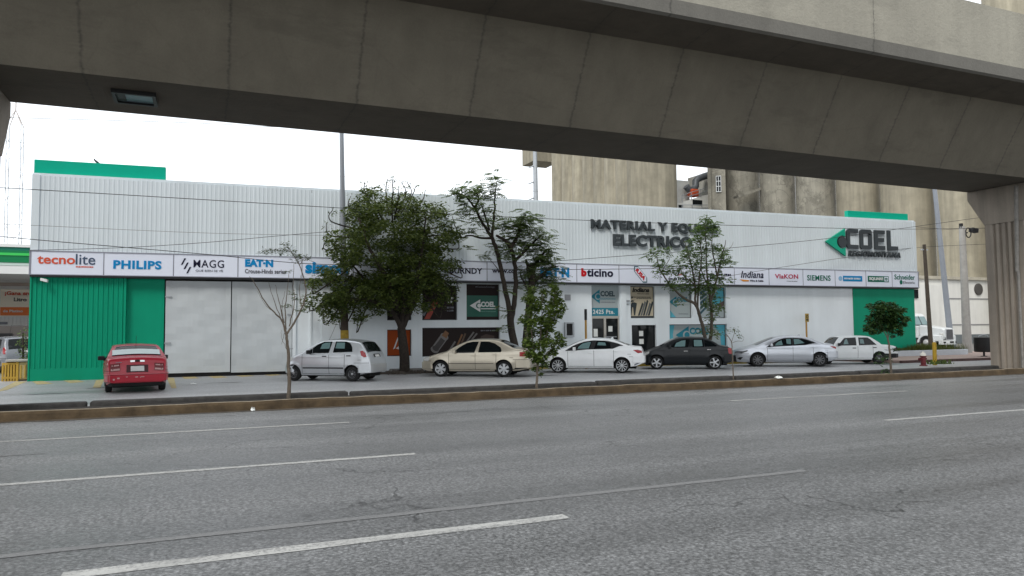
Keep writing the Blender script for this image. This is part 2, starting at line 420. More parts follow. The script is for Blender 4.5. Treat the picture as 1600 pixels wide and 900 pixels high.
# damp patches / oil marks on the lane
for px, py, w, h in ((170,606,.9,.16),(70,616,.7,.1),(355,598,.8,.1),(820,588,2,.25)):
    c = gnd(px, py); b = MB(); rr = random.Random(px)
    b.face([(c.x+math.cos(a)*w*rr.uniform(.6,1), c.y+math.sin(a)*h*rr.uniform(.6,1), .0085) for a in [k*math.pi/8 for k in range(16)]])
    struct(b.build('road_stain', mat('stain', (.045,.045,.046), .7)))

# ================================================================== lettering
def text_bm(string, bold=0.0, shear=0.0, depth=.01, narrow=1.0, spacing=1.0, align='CENTER'):
    cu = bpy.data.curves.new('lettering', 'FONT'); cu.body = string; cu.offset = bold; cu.shear = shear; cu.extrude = .5
    cu.resolution_u = 3; cu.space_character = spacing; cu.space_line = .95; cu.align_x = align
    o = bpy.data.objects.new('tmp', cu); col.objects.link(o)
    dg = bpy.context.evaluated_depsgraph_get()
    me = bpy.data.meshes.new_from_object(o.evaluated_get(dg))
    bpy.data.objects.remove(o); bpy.data.curves.remove(cu)
    return me
def text(parent, string, s0, s1, z0, z1, off, m, bold=.03, shear=0.0, depth=.012, spacing=1.0, name='lettering', rot=0.0, align='CENTER'):
    """lettering fitted to the box s0..s1, z0..z1 on the facade, standing 'depth' proud of plane y=-off"""
    me = text_bm(string, bold, shear, depth, spacing=spacing, align=align)
    xs = [v.co.x for v in me.vertices]; ys = [v.co.y for v in me.vertices]; zs = [v.co.z for v in me.vertices]
    x0, x1, y0, y1, c0, c1 = min(xs), max(xs), min(ys), max(ys), min(zs), max(zs)
    cs, cz = (s0+s1)/2, (z0+z1)/2
    for v in me.vertices:
        a = (v.co.x-(x0+x1)/2)/(x1-x0)*(s1-s0); b_ = (v.co.y-(y0+y1)/2)/(y1-y0)*(z1-z0); d_ = (v.co.z-c0)/(c1-c0)*depth
        ca, sa = math.cos(rot), math.sin(rot)
        v.co = (cs+a*ca-b_*sa, -off-d_, cz+a*sa+b_*ca)
    me.materials.clear(); me.materials.append(m); me.name = name
    bm = bmesh.new(); bm.from_mesh(me); bmesh.ops.recalc_face_normals(bm, faces=bm.faces); bm.to_mesh(me); bm.free()
    o = bpy.data.objects.new(name, me); col.objects.link(o); o.parent = parent; return o
def FP(u, v, d): return (u, -d, v)      # facade poly -> building local
def shape(parent, polys, off, m, name='logo', depth=.012):
    b = MB()
    for p in polys: b.prism(p, FP, off, off+depth)
    return b.build(name, m, parent)
def circ(cx, cz, r, n=20, a0=0, a1=2*math.pi, ry=None):
    return [(cx+r*math.cos(a0+(a1-a0)*k/(n if a1-a0 > 6.2 else n-1)), cz+(ry or r)*math.sin(a0+(a1-a0)*k/(n if a1-a0 > 6.2 else n-1))) for k in range(n)]
def dashes(parent, s0, s1, z, h, off, m, seed=1, name='small_print'):
    rr = random.Random(seed); b = MB(); s = s0
    while s < s1-.02:
        w = rr.uniform(.4, 1.1)*h; w = min(w, s1-s); b.box(s, s+w, -off-.006, -off, z-h/2*rr.uniform(.75,1), z+h/2*rr.uniform(.75,1)); s += w + h*rr.choice((.18,.18,.22,.6))
    return b.build(name, m, parent)
def arrow_logo(parent, s0, s1, z0, z1, off, m, name='logo', hole=.235, depth=.012):
    """left-pointing triangle with a round bite taken out of its right edge"""
    cz = (z0+z1)/2; H = (z1-z0)/2; r = hole*(z1-z0); cx = s1-r*.62
    a = math.acos((s1-cx)/r)
    arc = [(cx+r*math.cos(t), cz+r*math.sin(t)) for t in [2*math.pi-a-(2*math.pi-2*a)*k/22 for k in range(23)]]
    up_ = [p for p in arc if True]
    n = len(arc)//2
    # split in upper and lower halves so that each stays a simple polygon
    lower = [(s0,cz)] + [(s1,z0)] + arc[:n+1]
    upper = [(s0,cz)] + arc[n:] + [(s1,z1)]
    return shape(parent, [lower, upper], off, m, name, depth), cx, cz, r

# ================================================================== WAREHOUSE
WH = empty('warehouse', (OX, OY, 0), DF)
tag(WH, 'long white corrugated electrical supply warehouse with green corner panels and a band of logo signs', 'warehouse')
LEN = 44.0
# upper cladding: ribbed sheet, real ribs
def ribbed(s0, s1, z0, z1, off, pitch, dep, m, name, parent, back=True):
    b = MB(); pts = []; s = s0
    while s < s1-1e-6:
        for f, d_ in ((0,0),(.55,0),(.66,dep),(.89,dep)):
            ss = s+f*pitch
            if ss <= s1: pts.append((ss, -off-d_))
        s += pitch
    pts.append((s1, -off))
    for k in range(len(pts)-1):
        (a, ya), (c, yc) = pts[k], pts[k+1]
        b.face([(a,ya,z0),(c,yc,z0),(c,yc,z1),(a,ya,z1)])
        b.face([(a,ya,z1),(c,yc,z1),(c,-off+.12,z1),(a,-off+.12,z1)])
        b.face([(a,ya,z0),(a,-off+.12,z0),(c,-off+.12,z0),(c,yc,z0)])
    return b.build(name, m, parent)
ribbed(.261, 10.25, 4.90, 7.80, .2, .168, .013, M_clad, 'cladding', WH)
ribbed(10.265, LEN-.191, 4.90, 7.80, .2, .168, .013, M_clad, 'cladding', WH)
for q0, q1 in ((0,.26),(LEN-.19,LEN)): b = MB(); b.box(q0,q1,-.24,.0,4.9,7.83); b.build('corner_trim', M_clad, WH)
b = MB(); b.box(0,LEN,-.17,.12,7.805,7.90); b.build('parapet_cap', M_clad, WH, bevel=.01)
b = MB(); b.box(.02,LEN-.02,-.07,0,7.70,7.80); b.box(.02,LEN-.02,-.08,26,4.0,4.2); b.build('roof_edge', M_trim, WH)
# the volume behind
b = MB(); b.box(.01,LEN-.01,.31,26,0,7.75); b.build('rear_walls', M_clad, WH)
# green roof boxes
b = MB(); b.box(-.04,4.55,.14,.40,7.6,8.48); b.build('roof_panel', M_green2, WH, bevel=.01)
b = MB(); b.box(39.45,43.86,.14,.40,7.6,8.33); b.build('roof_panel', M_green2, WH, bevel=.01)
# lower wall with openings
OPEN = [(13.51,14.59,.67,1.84),(13.51,14.59,2.25,3.82),(15.08,16.68,2.25,3.82),(17.13,18.72,2.25,3.90),(15.08,18.72,.62,1.91),
        (23.42,24.93,.14,3.92),(25.54,26.92,2.31,3.90),(25.58,26.96,.40,1.97),(27.76,29.07,2.31,3.90),(29.53,31.11,2.30,3.90),(27.71,31.13,.60,1.99)]
def wall_open(s0, s1, z0, z1, opens, dep, m, name, parent, y=0.0):
    b = MB(); S = sorted({s0,s1}|{v for o in opens for v in o[:2] if s0 < v < s1}); Z = sorted({z0,z1}|{v for o in opens for v in o[2:] if z0 < v < z1})
    for i in range(len(S)-1):
        for j in range(len(Z)-1):
            cs, cz = (S[i]+S[i+1])/2, (Z[j]+Z[j+1])/2
            if any(o[0] < cs < o[1] and o[2] < cz < o[3] for o in opens): continue
            b.face([(S[i],y,Z[j]),(S[i+1],y,Z[j]),(S[i+1],y,Z[j+1]),(S[i],y,Z[j+1])])
    for o in opens:
        a, c, e, f = o
        b.face([(a,y,e),(a,y+dep,e),(a,y+dep,f),(a,y,f)]); b.face([(c,y,e),(c,y,f),(c,y+dep,f),(c,y+dep,e)])
        b.face([(a,y,f),(a,y+dep,f),(c,y+dep,f),(c,y,f)]); b.face([(a,y,e),(c,y,e),(c,y+dep,e),(a,y+dep,e)])
    return b.build(name, m, parent)
wall_open(10.28, 39.45, 0, 4.0, OPEN, .22, M_wall, 'wall', WH)
b = MB(); b.box(25.0,25.28,-.06,.0,.14,3.98); b.box(24.955,25.0,-.02,.0,.14,3.98); b.build('pilaster', M_wall, WH)
b = MB(); b.box(10.7,13.46,-.05,0,.55,3.98); b.build('wall_panel', M_wall, WH, bevel=.008)
b = MB(); b.box(39.455,43.93,-.03,.25,0,4.0); b.build('green_panel', M_green, WH)
# left green corner
ribbed(.06, 3.18, .47, 4.0, .10, .172, .03, M_green, 'green_cladding', WH)
b = MB(); b.box(0,.058,-.15,.2,0,4.0); b.box(3.18,3.26,-.15,.1,0,4.0); b.box(.06,3.18,-.125,.1,0,.47); b.build('green_plinth', M_green, WH, bevel=.006)
b = MB(); b.box(3.262,4.60,.06,.25,0,4.0); b.build('green_panel', M_green, WH)
# sliding gates
b = MB(); b.box(4.6,10.28,.20,.30,0,4.0); b.build('gate_recess', M_black, WH)
for s0, s1, z0 in ((4.66,7.09,.17),(7.13,9.50,.14)):
    b = MB(); n, q = 12, 14; rr = random.Random(int(s0*10))
    g = [[(s0+(s1-s0)*i/n, -.02+.016*math.sin(i*1.3+j*.6+s0)+.008*math.sin(j*1.9-i*.7)+rr.uniform(-.005,.005)-(.022 if i in (0,n) else 0), z0+(3.86-z0)*j/q) for j in range(q+1)] for i in range(n+1)]
    for i in range(n):
        for j in range(q): b.face([g[i][j],g[i+1][j],g[i+1][j+1],g[i][j+1]])
    b.box(s0,s1,.02,.06,z0,3.86)
    o = b.build('gate', M_gate, WH, smooth=40)
    h = MB()
    for zz in (1.35,3.2):
        if s0 < 5: h.box(s0-.02,s0+.22,-.06,-.035,zz,zz+.05)
        else: h.box(s1-.2,s1+.05,-.06,-.035,zz*.78,zz*.78+.04)
    h.build('bolt', M_steel, o)
b = MB(); b.box(9.52,9.66,-.06,.2,0,4.0); b.box(10.22,10.30,-.05,.2,0,4.0); b.build('gate_post', M_wall, WH)
b = MB(); b.box(9.66,10.22,.02,.2,.05,4.0); b.build('gate_side_panel', M_wall, WH)
# soffit under the sign band, coloured dark for the shadow there
b = MB(); b.box(.02,LEN-.02,-.30,.24,3.93,4.02); b.build('sign_soffit_shade', M_trim, WH)

# --- sign panels
PAN = [.06,2.49,4.95,7.35,9.87,12.0,14.1,16.05,18.01,20.33,22.49,24.74,27.02,29.10,31.41,33.57,35.78,37.94,40.09,41.98,43.92]
SO = .352; panels = []
for k in range(len(PAN)-1):
    b = MB(); b.box(PAN[k]+.018, PAN[k+1]-.018, -.35, -.31, 4.03, 4.885)
    panels.append(b.build('sign_panel', M_sign, WH))
b = MB(); b.box(0,LEN,-.335,-.2,4.012,4.90); b.box(0.0,LEN,-.365,-.2,4.885,4.925); b.box(0.0,LEN,-.36,-.2,4.0,4.026)
for s in PAN: b.box(s-.014,s+.014,-.358,-.30,4.026,4.885)
b.build('sign_frame', mat('sign_frame_grey', (.25,.26,.31), .5), WH)
def T(k, *a, **kw): return text(panels[k], *a, **kw)
T(0,'tecno',.27,1.52,4.42,4.72,SO,M_coral,bold=.02); T(0,'lite',1.54,2.2,4.415,4.82,SO,mat('slate_print',(.05,.08,.14),.5),bold=.005)
dashes(panels[0],1.55,2.15,4.33,.06,SO,M_coral,4)
T(1,'PHILIPS',2.82,4.52,4.28,4.62,SO,M_blue,bold=.04,spacing=1.08)
for q in range(3):
    c0, c1 = 5.30+q*.10, 4.62-q*.17
    shape(panels[2],[[(c0-.08,c1-.13),(c0-.02,c1-.13),(c0+.10,c1+.13),(c0+.04,c1+.13)]],SO,M_navy,'logo')
T(2,'MAGG',5.68,6.82,4.39,4.70,SO,M_navy,bold=.005,spacing=1.08); T(2,'QUE BIEN SE VE',5.76,6.78,4.21,4.31,SO,M_greyp,bold=0)
T(3,'EAT·N',7.62,8.72,4.46,4.77,SO,M_blue,bold=.065); T(3,'Crouse-Hinds series',7.62,9.22,4.19,4.37,SO,mat('print_grey_dark',(.06,.06,.075),.5),bold=.015)
T(4,'simon',10.0,11.75,4.22,4.72,SO,M_blue,bold=.05)
T(7,'BURNDY',16.25,17.78,4.33,4.60,SO,M_navy,bold=.025,spacing=1.05)
T(8,'www.co',18.25,19.35,4.40,4.55,SO,M_navy,bold=.03)
T(9,'EAT·N',20.62,22.1,4.24,4.70,SO,M_blue,bold=.065)
T(10,'b',22.72,23.0,4.30,4.70,SO,M_red,bold=.07); T(10,'ticino',23.02,24.42,4.30,4.68,SO,M_navy,bold=.035,spacing=1.05)
ex, ez = 25.92, 4.455
def loz(w): return [(ex-.35*w-.0,ez+.40*w),(ex-.13*w,ez+.40*w),(ex+.36*w,ez-.16*w),(ex+.36*w,ez-.40*w),(ex+.13*w,ez-.40*w),(ex-.36*w,ez+.16*w)]
shape(panels[11],[loz(1.0)],SO,mat('lozenge_outline',(.03,.11,.14),.5),'logo'); shape(panels[11],[loz(.87)],SO+.012,M_sign,'logo_field',.006)
T(11,'IUSA',ex-.34,ex+.34,ez-.09,ez+.10,SO+.02,M_red,bold=.05,rot=-.80,depth=.008)
shape(panels[12],[[(28.0,4.45),(28.08,4.45),(28.2,4.78),(28.14,4.82)]],SO,M_navy); shape(panels[12],[[(28.0,4.42),(28.3,4.55),(28.42,4.42),(28.28,4.49)]],SO,M_red)
dashes(panels[12],27.5,28.8,4.26,.11,SO,M_navy,8)
dashes(panels[13],29.35,31.25,4.52,.12,SO,M_navy,9); dashes(panels[13],29.9,30.85,4.33,.10,SO,M_navy,10)
T(14,'Indiana',31.80,33.22,4.38,4.74,SO,M_navy,bold=.018,shear=.25,spacing=1.05); T(14,'Wire & Cable',32.35,33.2,4.19,4.29,SO,M_navy,bold=.03)
shape(panels[14],[[(31.72,4.30),(32.3,4.27),(32.27,4.20),(31.95,4.19)]],SO,M_orange)
T(15,'VIaKON',33.95,35.45,4.38,4.62,SO,mat('crimson_print',(.42,.01,.06),.5),bold=.018,spacing=1.05); dashes(panels[15],34.7,35.4,4.25,.04,SO,M_greyp,12)
T(16,'SIEMENS',36.05,37.62,4.30,4.60,SO,M_gprint,bold=.018,spacing=1.08)
shape(panels[17],[[(38.48,4.30),(39.82,4.30),(39.82,4.60),(38.48,4.60)]],SO,M_blue); shape(panels[17],[circ(38.3,4.45,.13)],SO,mat('pale_blue_print',(.25,.45,.65),.5))
dashes(panels[17],38.55,39.75,4.45,.10,SO+.012,M_wprint,13)
shape(panels[18],[[(40.22,4.29),(41.72,4.29),(41.72,4.62),(40.22,4.62)]],SO,M_gprint); T(18,'SQUARE',40.30,41.32,4.36,4.55,SO+.012,M_wprint,bold=.05)
shape(panels[18],[[(41.40,4.33),(41.67,4.33),(41.67,4.58),(41.40,4.58)]],SO+.012,M_sign,'logo_field',.006); T(18,'D',41.46,41.61,4.38,4.53,SO+.02,M_gprint,bold=.06)
T(19,'Schneider',42.15,43.66,4.45,4.74,SO,M_gprint,bold=.01); T(19,'Electric',42.78,43.66,4.22,4.36,SO,M_greyp,bold=.01)
shape(panels[19],[circ(42.63,4.30,.10,ry=.13)],SO,M_gprint)

# --- raised letters on the cladding
RO = .232
text(WH,'MATERIAL Y EQUIPO',23.30,30.50,6.56,7.10,RO,M_letter,bold=.038,depth=.10,name='raised_letters',spacing=1.10)
text(WH,'ELECTRICO',24.48,28.95,5.84,6.42,RO,M_letter,bold=.038,depth=.10,name='raised_letters',spacing=1.06)
# cloth-cut wordmark with square letters
def sqC(s, z, w, h, t): return [[(s+.12,z+h),(s+w,z+h),(s+w,z+h-t),(s+t*1.0+.04,z+h-t),(s+t,z+h-t-.05),(s+t,z+t+.05),(s+t+.04,z+t),(s+w,z+t),(s+w,z),(s+.12,z),(s,z+.12),(s,z+h-.12)]]
def sqO(s, z, w, h, t): return [[(s+.1,z+h),(s+w-.1,z+h),(s+w,z+h-.1),(s+w,z+h-t-.1),(s+w-t,z+h-t),(s+t,z+h-t),(s,z+h-t-.0),(s,z+h-.1)],
    [(s,z+h-t-.001),(s+t,z+h-t-.001),(s+t,z+t),(s,z+t)],[(s+w-t,z+h-t-.1),(s+w,z+h-t-.101),(s+w,z+t),(s+w-t,z+t)],[(s,z+t-.001),(s+w,z+t-.001),(s+w,z+.1),(s+w-.1,z),(s+.1,z),(s,z+.1)]]
def sqE(s, z, w, h, t): return [[(s,z),(s+w,z),(s+w,z+t),(s+t,z+t),(s+t,z+h/2-t/2),(s+w*.9,z+h/2-t/2),(s+w*.9,z+h/2+t/2),(s+t,z+h/2+t/2),(s+t,z+h-t),(s+w,z+h-t),(s+w,z+h),(s,z+h)]]
def sqL(s, z, w, h, t): return [[(s,z),(s+w,z),(s+w,z+t),(s+t,z+t),(s+t,z+h),(s,z+h)]]
lz, lh = 6.12, 1.10
for fn, s, w in ((sqC,38.88,.80),(sqO,39.82,.84),(sqE,40.86,.74),(sqL,41.80,.74)):
    shape(WH, fn(s, lz, w, lh, .215), RO, M_letter, 'raised_letters', .10)
text(WH,'REGIOMONTANA',38.98,42.72,5.70,6.00,RO,M_letter,bold=.02,shear=.2,depth=.09,spacing=1.12,name='raised_letters')
o, cx, cz, r = arrow_logo(WH, 37.40, 38.74, 5.70, 7.22, RO, mat('logo_green', (.004,.34,.215), .45), 'raised_logo', .24, .12)
shape(WH, [circ(cx+.05, cz, r*.80, 24)], RO, M_letter, 'raised_logo', .11)

# --- windows, posters, door
def win(i, m, name='window', y=.16, frame=True):
    a, c, e, f = OPEN[i]; b = MB(); b.box(a+.002,c-.002,y,y+.04,e+.002,f-.002); o = b.build(name, m, WH)
    if frame:
        g = MB(); w = .035
        for q in ((a,c,e,e+w),(a,c,f-w,f),(a,a+w,e+w,f-w),(c-w,c,e+w,f-w)): g.box(q[0]+.003,q[1]-.003,y-.03,y-.001,q[2]+.003,q[3]-.003)
        g.build('frame', M_trim, o)
    return o
PO = -.158      # posters face the street just in front of the pane at y=.16
w = win(0, M_orgp); A = [(13.83,.95),(14.02,1.52),(14.12,1.52),(14.36,.95),(14.24,.95),(14.17,1.13),(14.07,1.02),(13.99,1.15),(13.95,.95)]
shape(w,[[(13.80,.97),(14.03,1.56),(14.14,1.56),(14.40,.97),(14.26,.90),(13.9,1.02)]],PO,M_wprint,'logo',.004); shape(w,[[(13.88,1.0),(14.04,1.46),(14.12,1.46),(14.3,1.02),(14.22,.99),(14.1,1.15),(13.98,1.05)]],PO+.005,M_orgp,'logo',.004)
win(1, M_brownp)
w = win(2, M_brownp)
shape(w,[[(15.2,2.30),(15.45,2.30),(15.78,2.92),(15.56,2.98)],[(15.5,2.9),(15.72,2.84),(15.85,3.1),(15.66,3.15)]],PO,mat('cable_red',(.33,.035,.015),.35),'cable_picture',.004)
shape(w,[[(15.1,2.5),(15.2,2.42),(15.45,2.9),(15.38,3.0)]],PO,M_greyp,'cable_picture',.004)
dashes(w,16.3,16.55,3.25,.12,PO,M_wprint,3); dashes(w,16.3,16.52,3.08,.10,PO,M_wprint,5); dashes(w,16.25,16.58,2.82,.09,PO,M_greyp,6); dashes(w,16.25,16.58,2.68,.09,PO,M_greyp,7)
w = win(3, M_brownp)
shape(w,[[(17.17,2.40),(18.68,2.40),(18.68,3.38),(17.17,3.38)]],PO,mat('poster_green',(.006,.095,.065),.3),'poster_field',.003)
o, cx, cz, r = arrow_logo(w,17.33,17.83,2.62,3.20,PO+.004,M_wprint,'logo',.22,.004); shape(w,[circ(cx+.03,cz,r*.72)],PO+.004,M_wprint,'logo',.004)
text(w,'COEL',17.86,18.55,2.85,3.10,PO+.004,M_wprint,bold=.05,depth=.004); shape(w,[[(17.86,2.75),(18.58,2.75),(18.58,2.79),(17.86,2.79)]],PO+.004,M_wprint,'rule',.004)
dashes(w,17.86,18.58,2.64,.05,PO+.004,mat('pale_green_print',(.10,.25,.2),.5),7)
text(w,'#ConectaContigo',17.6,18.55,3.72,3.82,PO,M_greyp,bold=0,depth=.003)
w = win(4, M_brownp)
def blob(p, c, rx, rz, a, m, k=.004): 
    pts = [(c[0]+rx*math.cos(t)*math.cos(a)-rz*math.sin(t)*math.sin(a), c[1]+rx*math.cos(t)*math.sin(a)+rz*math.sin(t)*math.cos(a)) for t in [2*math.pi*q/22 for q in range(22)]]
    return shape(p,[pts],PO+k,m,'cable_picture',.002)
gl = mat('cable_grey', (.15,.14,.135), .4); gd = mat('cable_dark', (.04,.034,.034), .4); cop = mat('cable_copper', (.17,.075,.025), .35)
shape(w,[[(15.52,1.0),(15.83,.82),(16.28,1.40),(15.98,1.62)]],PO,gl,'cable_picture',.002); blob(w,(15.68,.92),.20,.14,-.55,gl,.002); blob(w,(15.72,.98),.16,.11,-.55,gd,.005); shape(w,[[(15.64,1.05),(15.85,.92),(16.16,1.32),(15.97,1.46)]],PO+.003,gd,'cable_picture',.002)
blob(w,(16.13,1.51),.20,.13,-.6,gl,.005); shape(w,[[(16.0,1.56),(16.22,1.42),(16.34,1.66),(16.17,1.78)]],PO+.008,cop,'cable_picture',.002)
for q, (sa, sb, za, zb, mm) in enumerate([(16.2,16.62,.7,1.3,gl),(16.36,16.8,.66,1.2,gl),(16.6,16.95,.9,1.62,cop),(16.75,17.1,.85,1.66,mat('cable_brown',(.10,.06,.035),.4)),(17.0,17.5,1.1,1.72,gl),(17.2,17.65,1.15,1.66,gl)]):
    shape(w,[[(sa,za),(sa+.07,za-.03),(sb+.05,zb-.04),(sb-.02,zb)]],PO+.002*(q%3),mm,'cable_picture',.002)
dashes(w,17.85,18.55,1.76,.06,PO,M_greyp,17); shape(w,[[(17.8,1.2),(18.5,1.2),(18.5,1.52),(18.1,1.6),(17.85,1.5)]],PO,mat('poster_brown_light',(.055,.035,.028),.4),'cable_picture',.002)
# entrance
a, c = 23.42, 24.93
b = MB(); b.box(a+.002,c-.002,.16,.20,2.42,3.918); w = b.build('entrance_sign', M_posterg, WH)
shape(w,[[(a+.01,2.43),(c-.01,2.43),(c-.01,2.82),(a+.01,2.82)]],PO,M_teal,'poster_field',.003)
text(w,'2425 Pte.',23.55,24.72,2.52,2.74,PO+.004,M_wprint,bold=.03,depth=.004,spacing=1.15)
o, cx, cz, r = arrow_logo(w,23.44,23.93,3.03,3.72,PO,M_teal,'logo',.23,.004); shape(w,[circ(cx+.02,cz,r*.72)],PO,M_teal,'logo',.004)
text(w,'COEL',23.97,24.76,3.38,3.65,PO,mat('poster_slate',(.04,.075,.09),.4),bold=.05,depth=.004); text(w,'REGIOMONTANA',23.97,24.80,3.22,3.31,PO,M_teal,bold=0,depth=.003); dashes(w,23.98,24.80,3.10,.04,PO,M_greyp,22)
b = MB(); al = mat('aluminium_frame', (.42,.40,.36), .4, .3)
for q in ((a+.003,c-.003,2.30,2.415),(a+.003,a+.06,.14,2.30),(c-.06,c-.003,.14,2.30),(24.10,24.22,.14,2.30)): b.box(q[0],q[1],.08,.20,q[2],q[3])
d0 = b.build('entrance_door', al, WH)
b = MB(); b.box(a+.06,24.10,.13,.15,.16,2.30); b.box(24.22,c-.06,.13,.15,.16,2.30); b.build('door_glass', M_glass, d0)
b = MB(); b.box(23.56,23.78,.118,.128,1.42,1.80); b.box(23.56,23.78,.118,.128,1.10,1.36); b.box(24.36,24.58,.118,.128,1.66,1.93); b.build('notice', M_paper, d0)
b = MB(); b.tube([(24.16,.06,.9),(24.16,.02,.95),(24.16,.02,1.5),(24.16,.06,1.55)],.016); b.box(24.24,24.8,.10,.125,1.38,1.42); b.build('handle', M_steel, d0, smooth=40)
# tall product poster
w = win(6, M_cream)
text(w,'Indiana',25.72,26.70,3.60,3.84,PO,mat('poster_black',(.02,.018,.016),.4),bold=.05,shear=.25,depth=.003); text(w,'Wire & Cable',26.0,26.68,3.50,3.57,PO,M_trim,bold=.02,depth=.003)
dashes(w,25.75,26.75,3.36,.045,PO,M_trim,31); dashes(w,25.95,26.8,3.29,.04,PO,M_trim,32)
ink = mat('poster_ink', (.03,.04,.045), .4); shape(w,[[(25.57,2.33),(26.90,2.33),(26.90,2.42),(25.57,2.42)]],PO,ink,'poster_field',.003)
shape(w,[[(25.58,2.45),(25.62,2.95),(25.7,3.1),(25.85,3.1),(25.98,3.05),(25.93,2.8),(25.87,2.45),(25.8,2.45),(25.76,2.85),(25.72,2.86),(25.66,2.45)],[(25.62,3.15),(25.72,3.22),(25.78,3.18),(25.84,3.24),(25.8,3.13),(25.63,3.12)],[(25.64,3.3),(25.70,3.44),(25.76,3.34),(25.72,3.28)]],PO,ink,'poster_print',.003)
for q in range(5):
    s = 26.02+q*.14; shape(w,[[(s,2.44),(s+.10,2.44),(s+.33,3.02+.07*(q%3)),(s+.25,3.10+.07*(q%3))]],PO,ink if q % 2 == 0 else mat('poster_mid',(.13,.14,.14),.4),'poster_print',.003+.0005*q)
w = win(7, M_glass, 'window'); b = MB(); b.box(26.07,26.30,.152,.158,1.42,1.68); b.box(26.07,26.32,.152,.158,1.03,1.28); b.build('notice', M_paper, w)
# right-hand posters
w = win(8, M_posterg); o, cx, cz, r = arrow_logo(w,27.80,28.25,2.85,3.42,PO,M_teal,'logo',.23,.004); shape(w,[circ(cx+.02,cz,r*.7)],PO,M_teal,'logo',.004)
text(w,'COEL',28.28,28.95,3.14,3.38,PO,M_teal,bold=.05,depth=.003); shape(w,[[(27.80,2.35),(28.2,2.35),(27.80,2.78)]],PO,M_tealL,'poster_print',.003); dashes(w,28.3,28.95,2.98,.03,PO,M_greyp,41); dashes(w,28.35,28.95,2.52,.03,PO,M_greyp,42)
w = win(9, M_posterg)
for q in range(5): shape(w,[[(29.57,2.4+q*.26),(29.57,2.56+q*.26),(30.05,2.98+q*.22),(30.05,2.84+q*.22)]],PO,mat('poster_deep_teal',(.03,.09,.12),.4),'poster_print',.003)
shape(w,[[(30.35,3.1),(30.5,3.5),(30.8,3.87),(31.07,3.87),(31.07,3.2),(30.7,2.95)]],PO,M_tealL,'poster_print',.003); shape(w,[[(30.6,3.0),(30.9,2.85),(31.07,2.95),(31.07,3.2)]],PO+.004,mat('poster_rust',(.10,.07,.06),.4),'poster_print',.003)
w = win(10, M_posterg)
shape(w,[[(27.74,.63),(28.05,.63),(28.0,1.5),(28.1,1.95),(27.74,1.95)],[(30.4,1.95),(31.1,1.95),(31.1,.63),(30.9,.63),(30.8,1.5)]],PO,M_tealL,'poster_print',.003)
o, cx, cz, r = arrow_logo(w,28.15,28.93,1.0,1.90,PO+.004,M_teal,'logo',.24,.004); shape(w,[circ(cx+.03,cz,r*.7)],PO+.004,M_teal,'logo',.004)
text(w,'COEL',28.98,30.1,1.48,1.82,PO+.004,M_teal,bold=.05,depth=.003)
# vent grille, wall unit box, downpipes
b = MB(); b.box(22.0,22.3,-.03,-.001,3.17,3.45)
for q in range(5): b.box(22.02,22.28,-.045,-.03,3.19+q*.052,3.215+q*.052)
b.build('vent_grille', mat('vent_grey',(.32,.33,.35),.5), WH)
b = MB()
for q in ((21.95,22.03,1.5,2.12),(22.34,22.42,1.5,2.12),(22.03,22.34,2.06,2.12),(21.95,22.42,1.42,1.5)): b.box(q[0],q[1],-.13,-.001,q[2],q[3])
o = b.build('wall_hatch', M_steel, WH); b = MB(); b.box(22.03,22.34,-.05,-.002,1.5,2.06); b.build('hatch_opening', M_black, o)
b = MB(); b.box(25.30,25.42,-.02,-.001,2.95,3.02); b.box(25.29,25.44,-.10,-.001,3.12,3.2); b.build('wall_socket', M_steel, WH)
# security cameras
b = MB(); b.box(.50,.56,-.30,-.125,3.80,3.86); b.obox((.52,-.38,3.80), Vector((.9,-.3,-.25)).normalized(), Vector((.3,.9,0)).normalized(), Vector((.1,0,1)), .13,.045,.05); b.build('wall_camera', M_wprint, WH, bevel=.008)

# ================================================================== VIADUCT
VC = 20.1; VX0, VX1 = -130, 190
def sec(pts, x0, x1, name, m, parent, n=1, mi=None):
    b = MB()
    for (ya, za), (yb, zb) in zip(pts[:-1], pts[1:]): b.face([(x0,ya,za),(x1,ya,za),(x1,yb,zb),(x0,yb,zb)])
    return b.build(name, m, parent)
VD = empty('viaduct', (0,0,0)); tag(VD, 'grey concrete elevated railway viaduct crossing overhead on fluted columns', 'viaduct')
zS, zW, zD = 7.60, 9.87, 10.02
yS, yW, yD = 1.5, 2.82, 4.2
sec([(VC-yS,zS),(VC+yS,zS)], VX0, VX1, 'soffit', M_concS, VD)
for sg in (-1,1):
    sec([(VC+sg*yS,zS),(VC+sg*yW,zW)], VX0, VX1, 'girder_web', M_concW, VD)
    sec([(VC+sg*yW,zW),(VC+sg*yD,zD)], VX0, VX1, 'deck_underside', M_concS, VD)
    sec([(VC+sg*yD,zD),(VC+sg*(yD+.10),zD+.05),(VC+sg*(yD+.14),zD+.42)], VX0, VX1, 'edge_beam', concrete('edge_beam_concrete', (.135,.128,.112), (7.28,6.96), .12, .12, bscale=9, bstr=.5, jw=.05), VD)
    sec([(VC+sg*(yD+.14),zD+.421),(VC+sg*(yD+.14),12.34),(VC+sg*(yD-.12),12.34),(VC+sg*(yD-.12),11.0)], VX0, VX1, 'parapet', M_concF, VD)
sec([(VC-yD+.12,11.0),(VC+yD-.12,11.0)], VX0, VX1, 'deck', M_concS, VD)
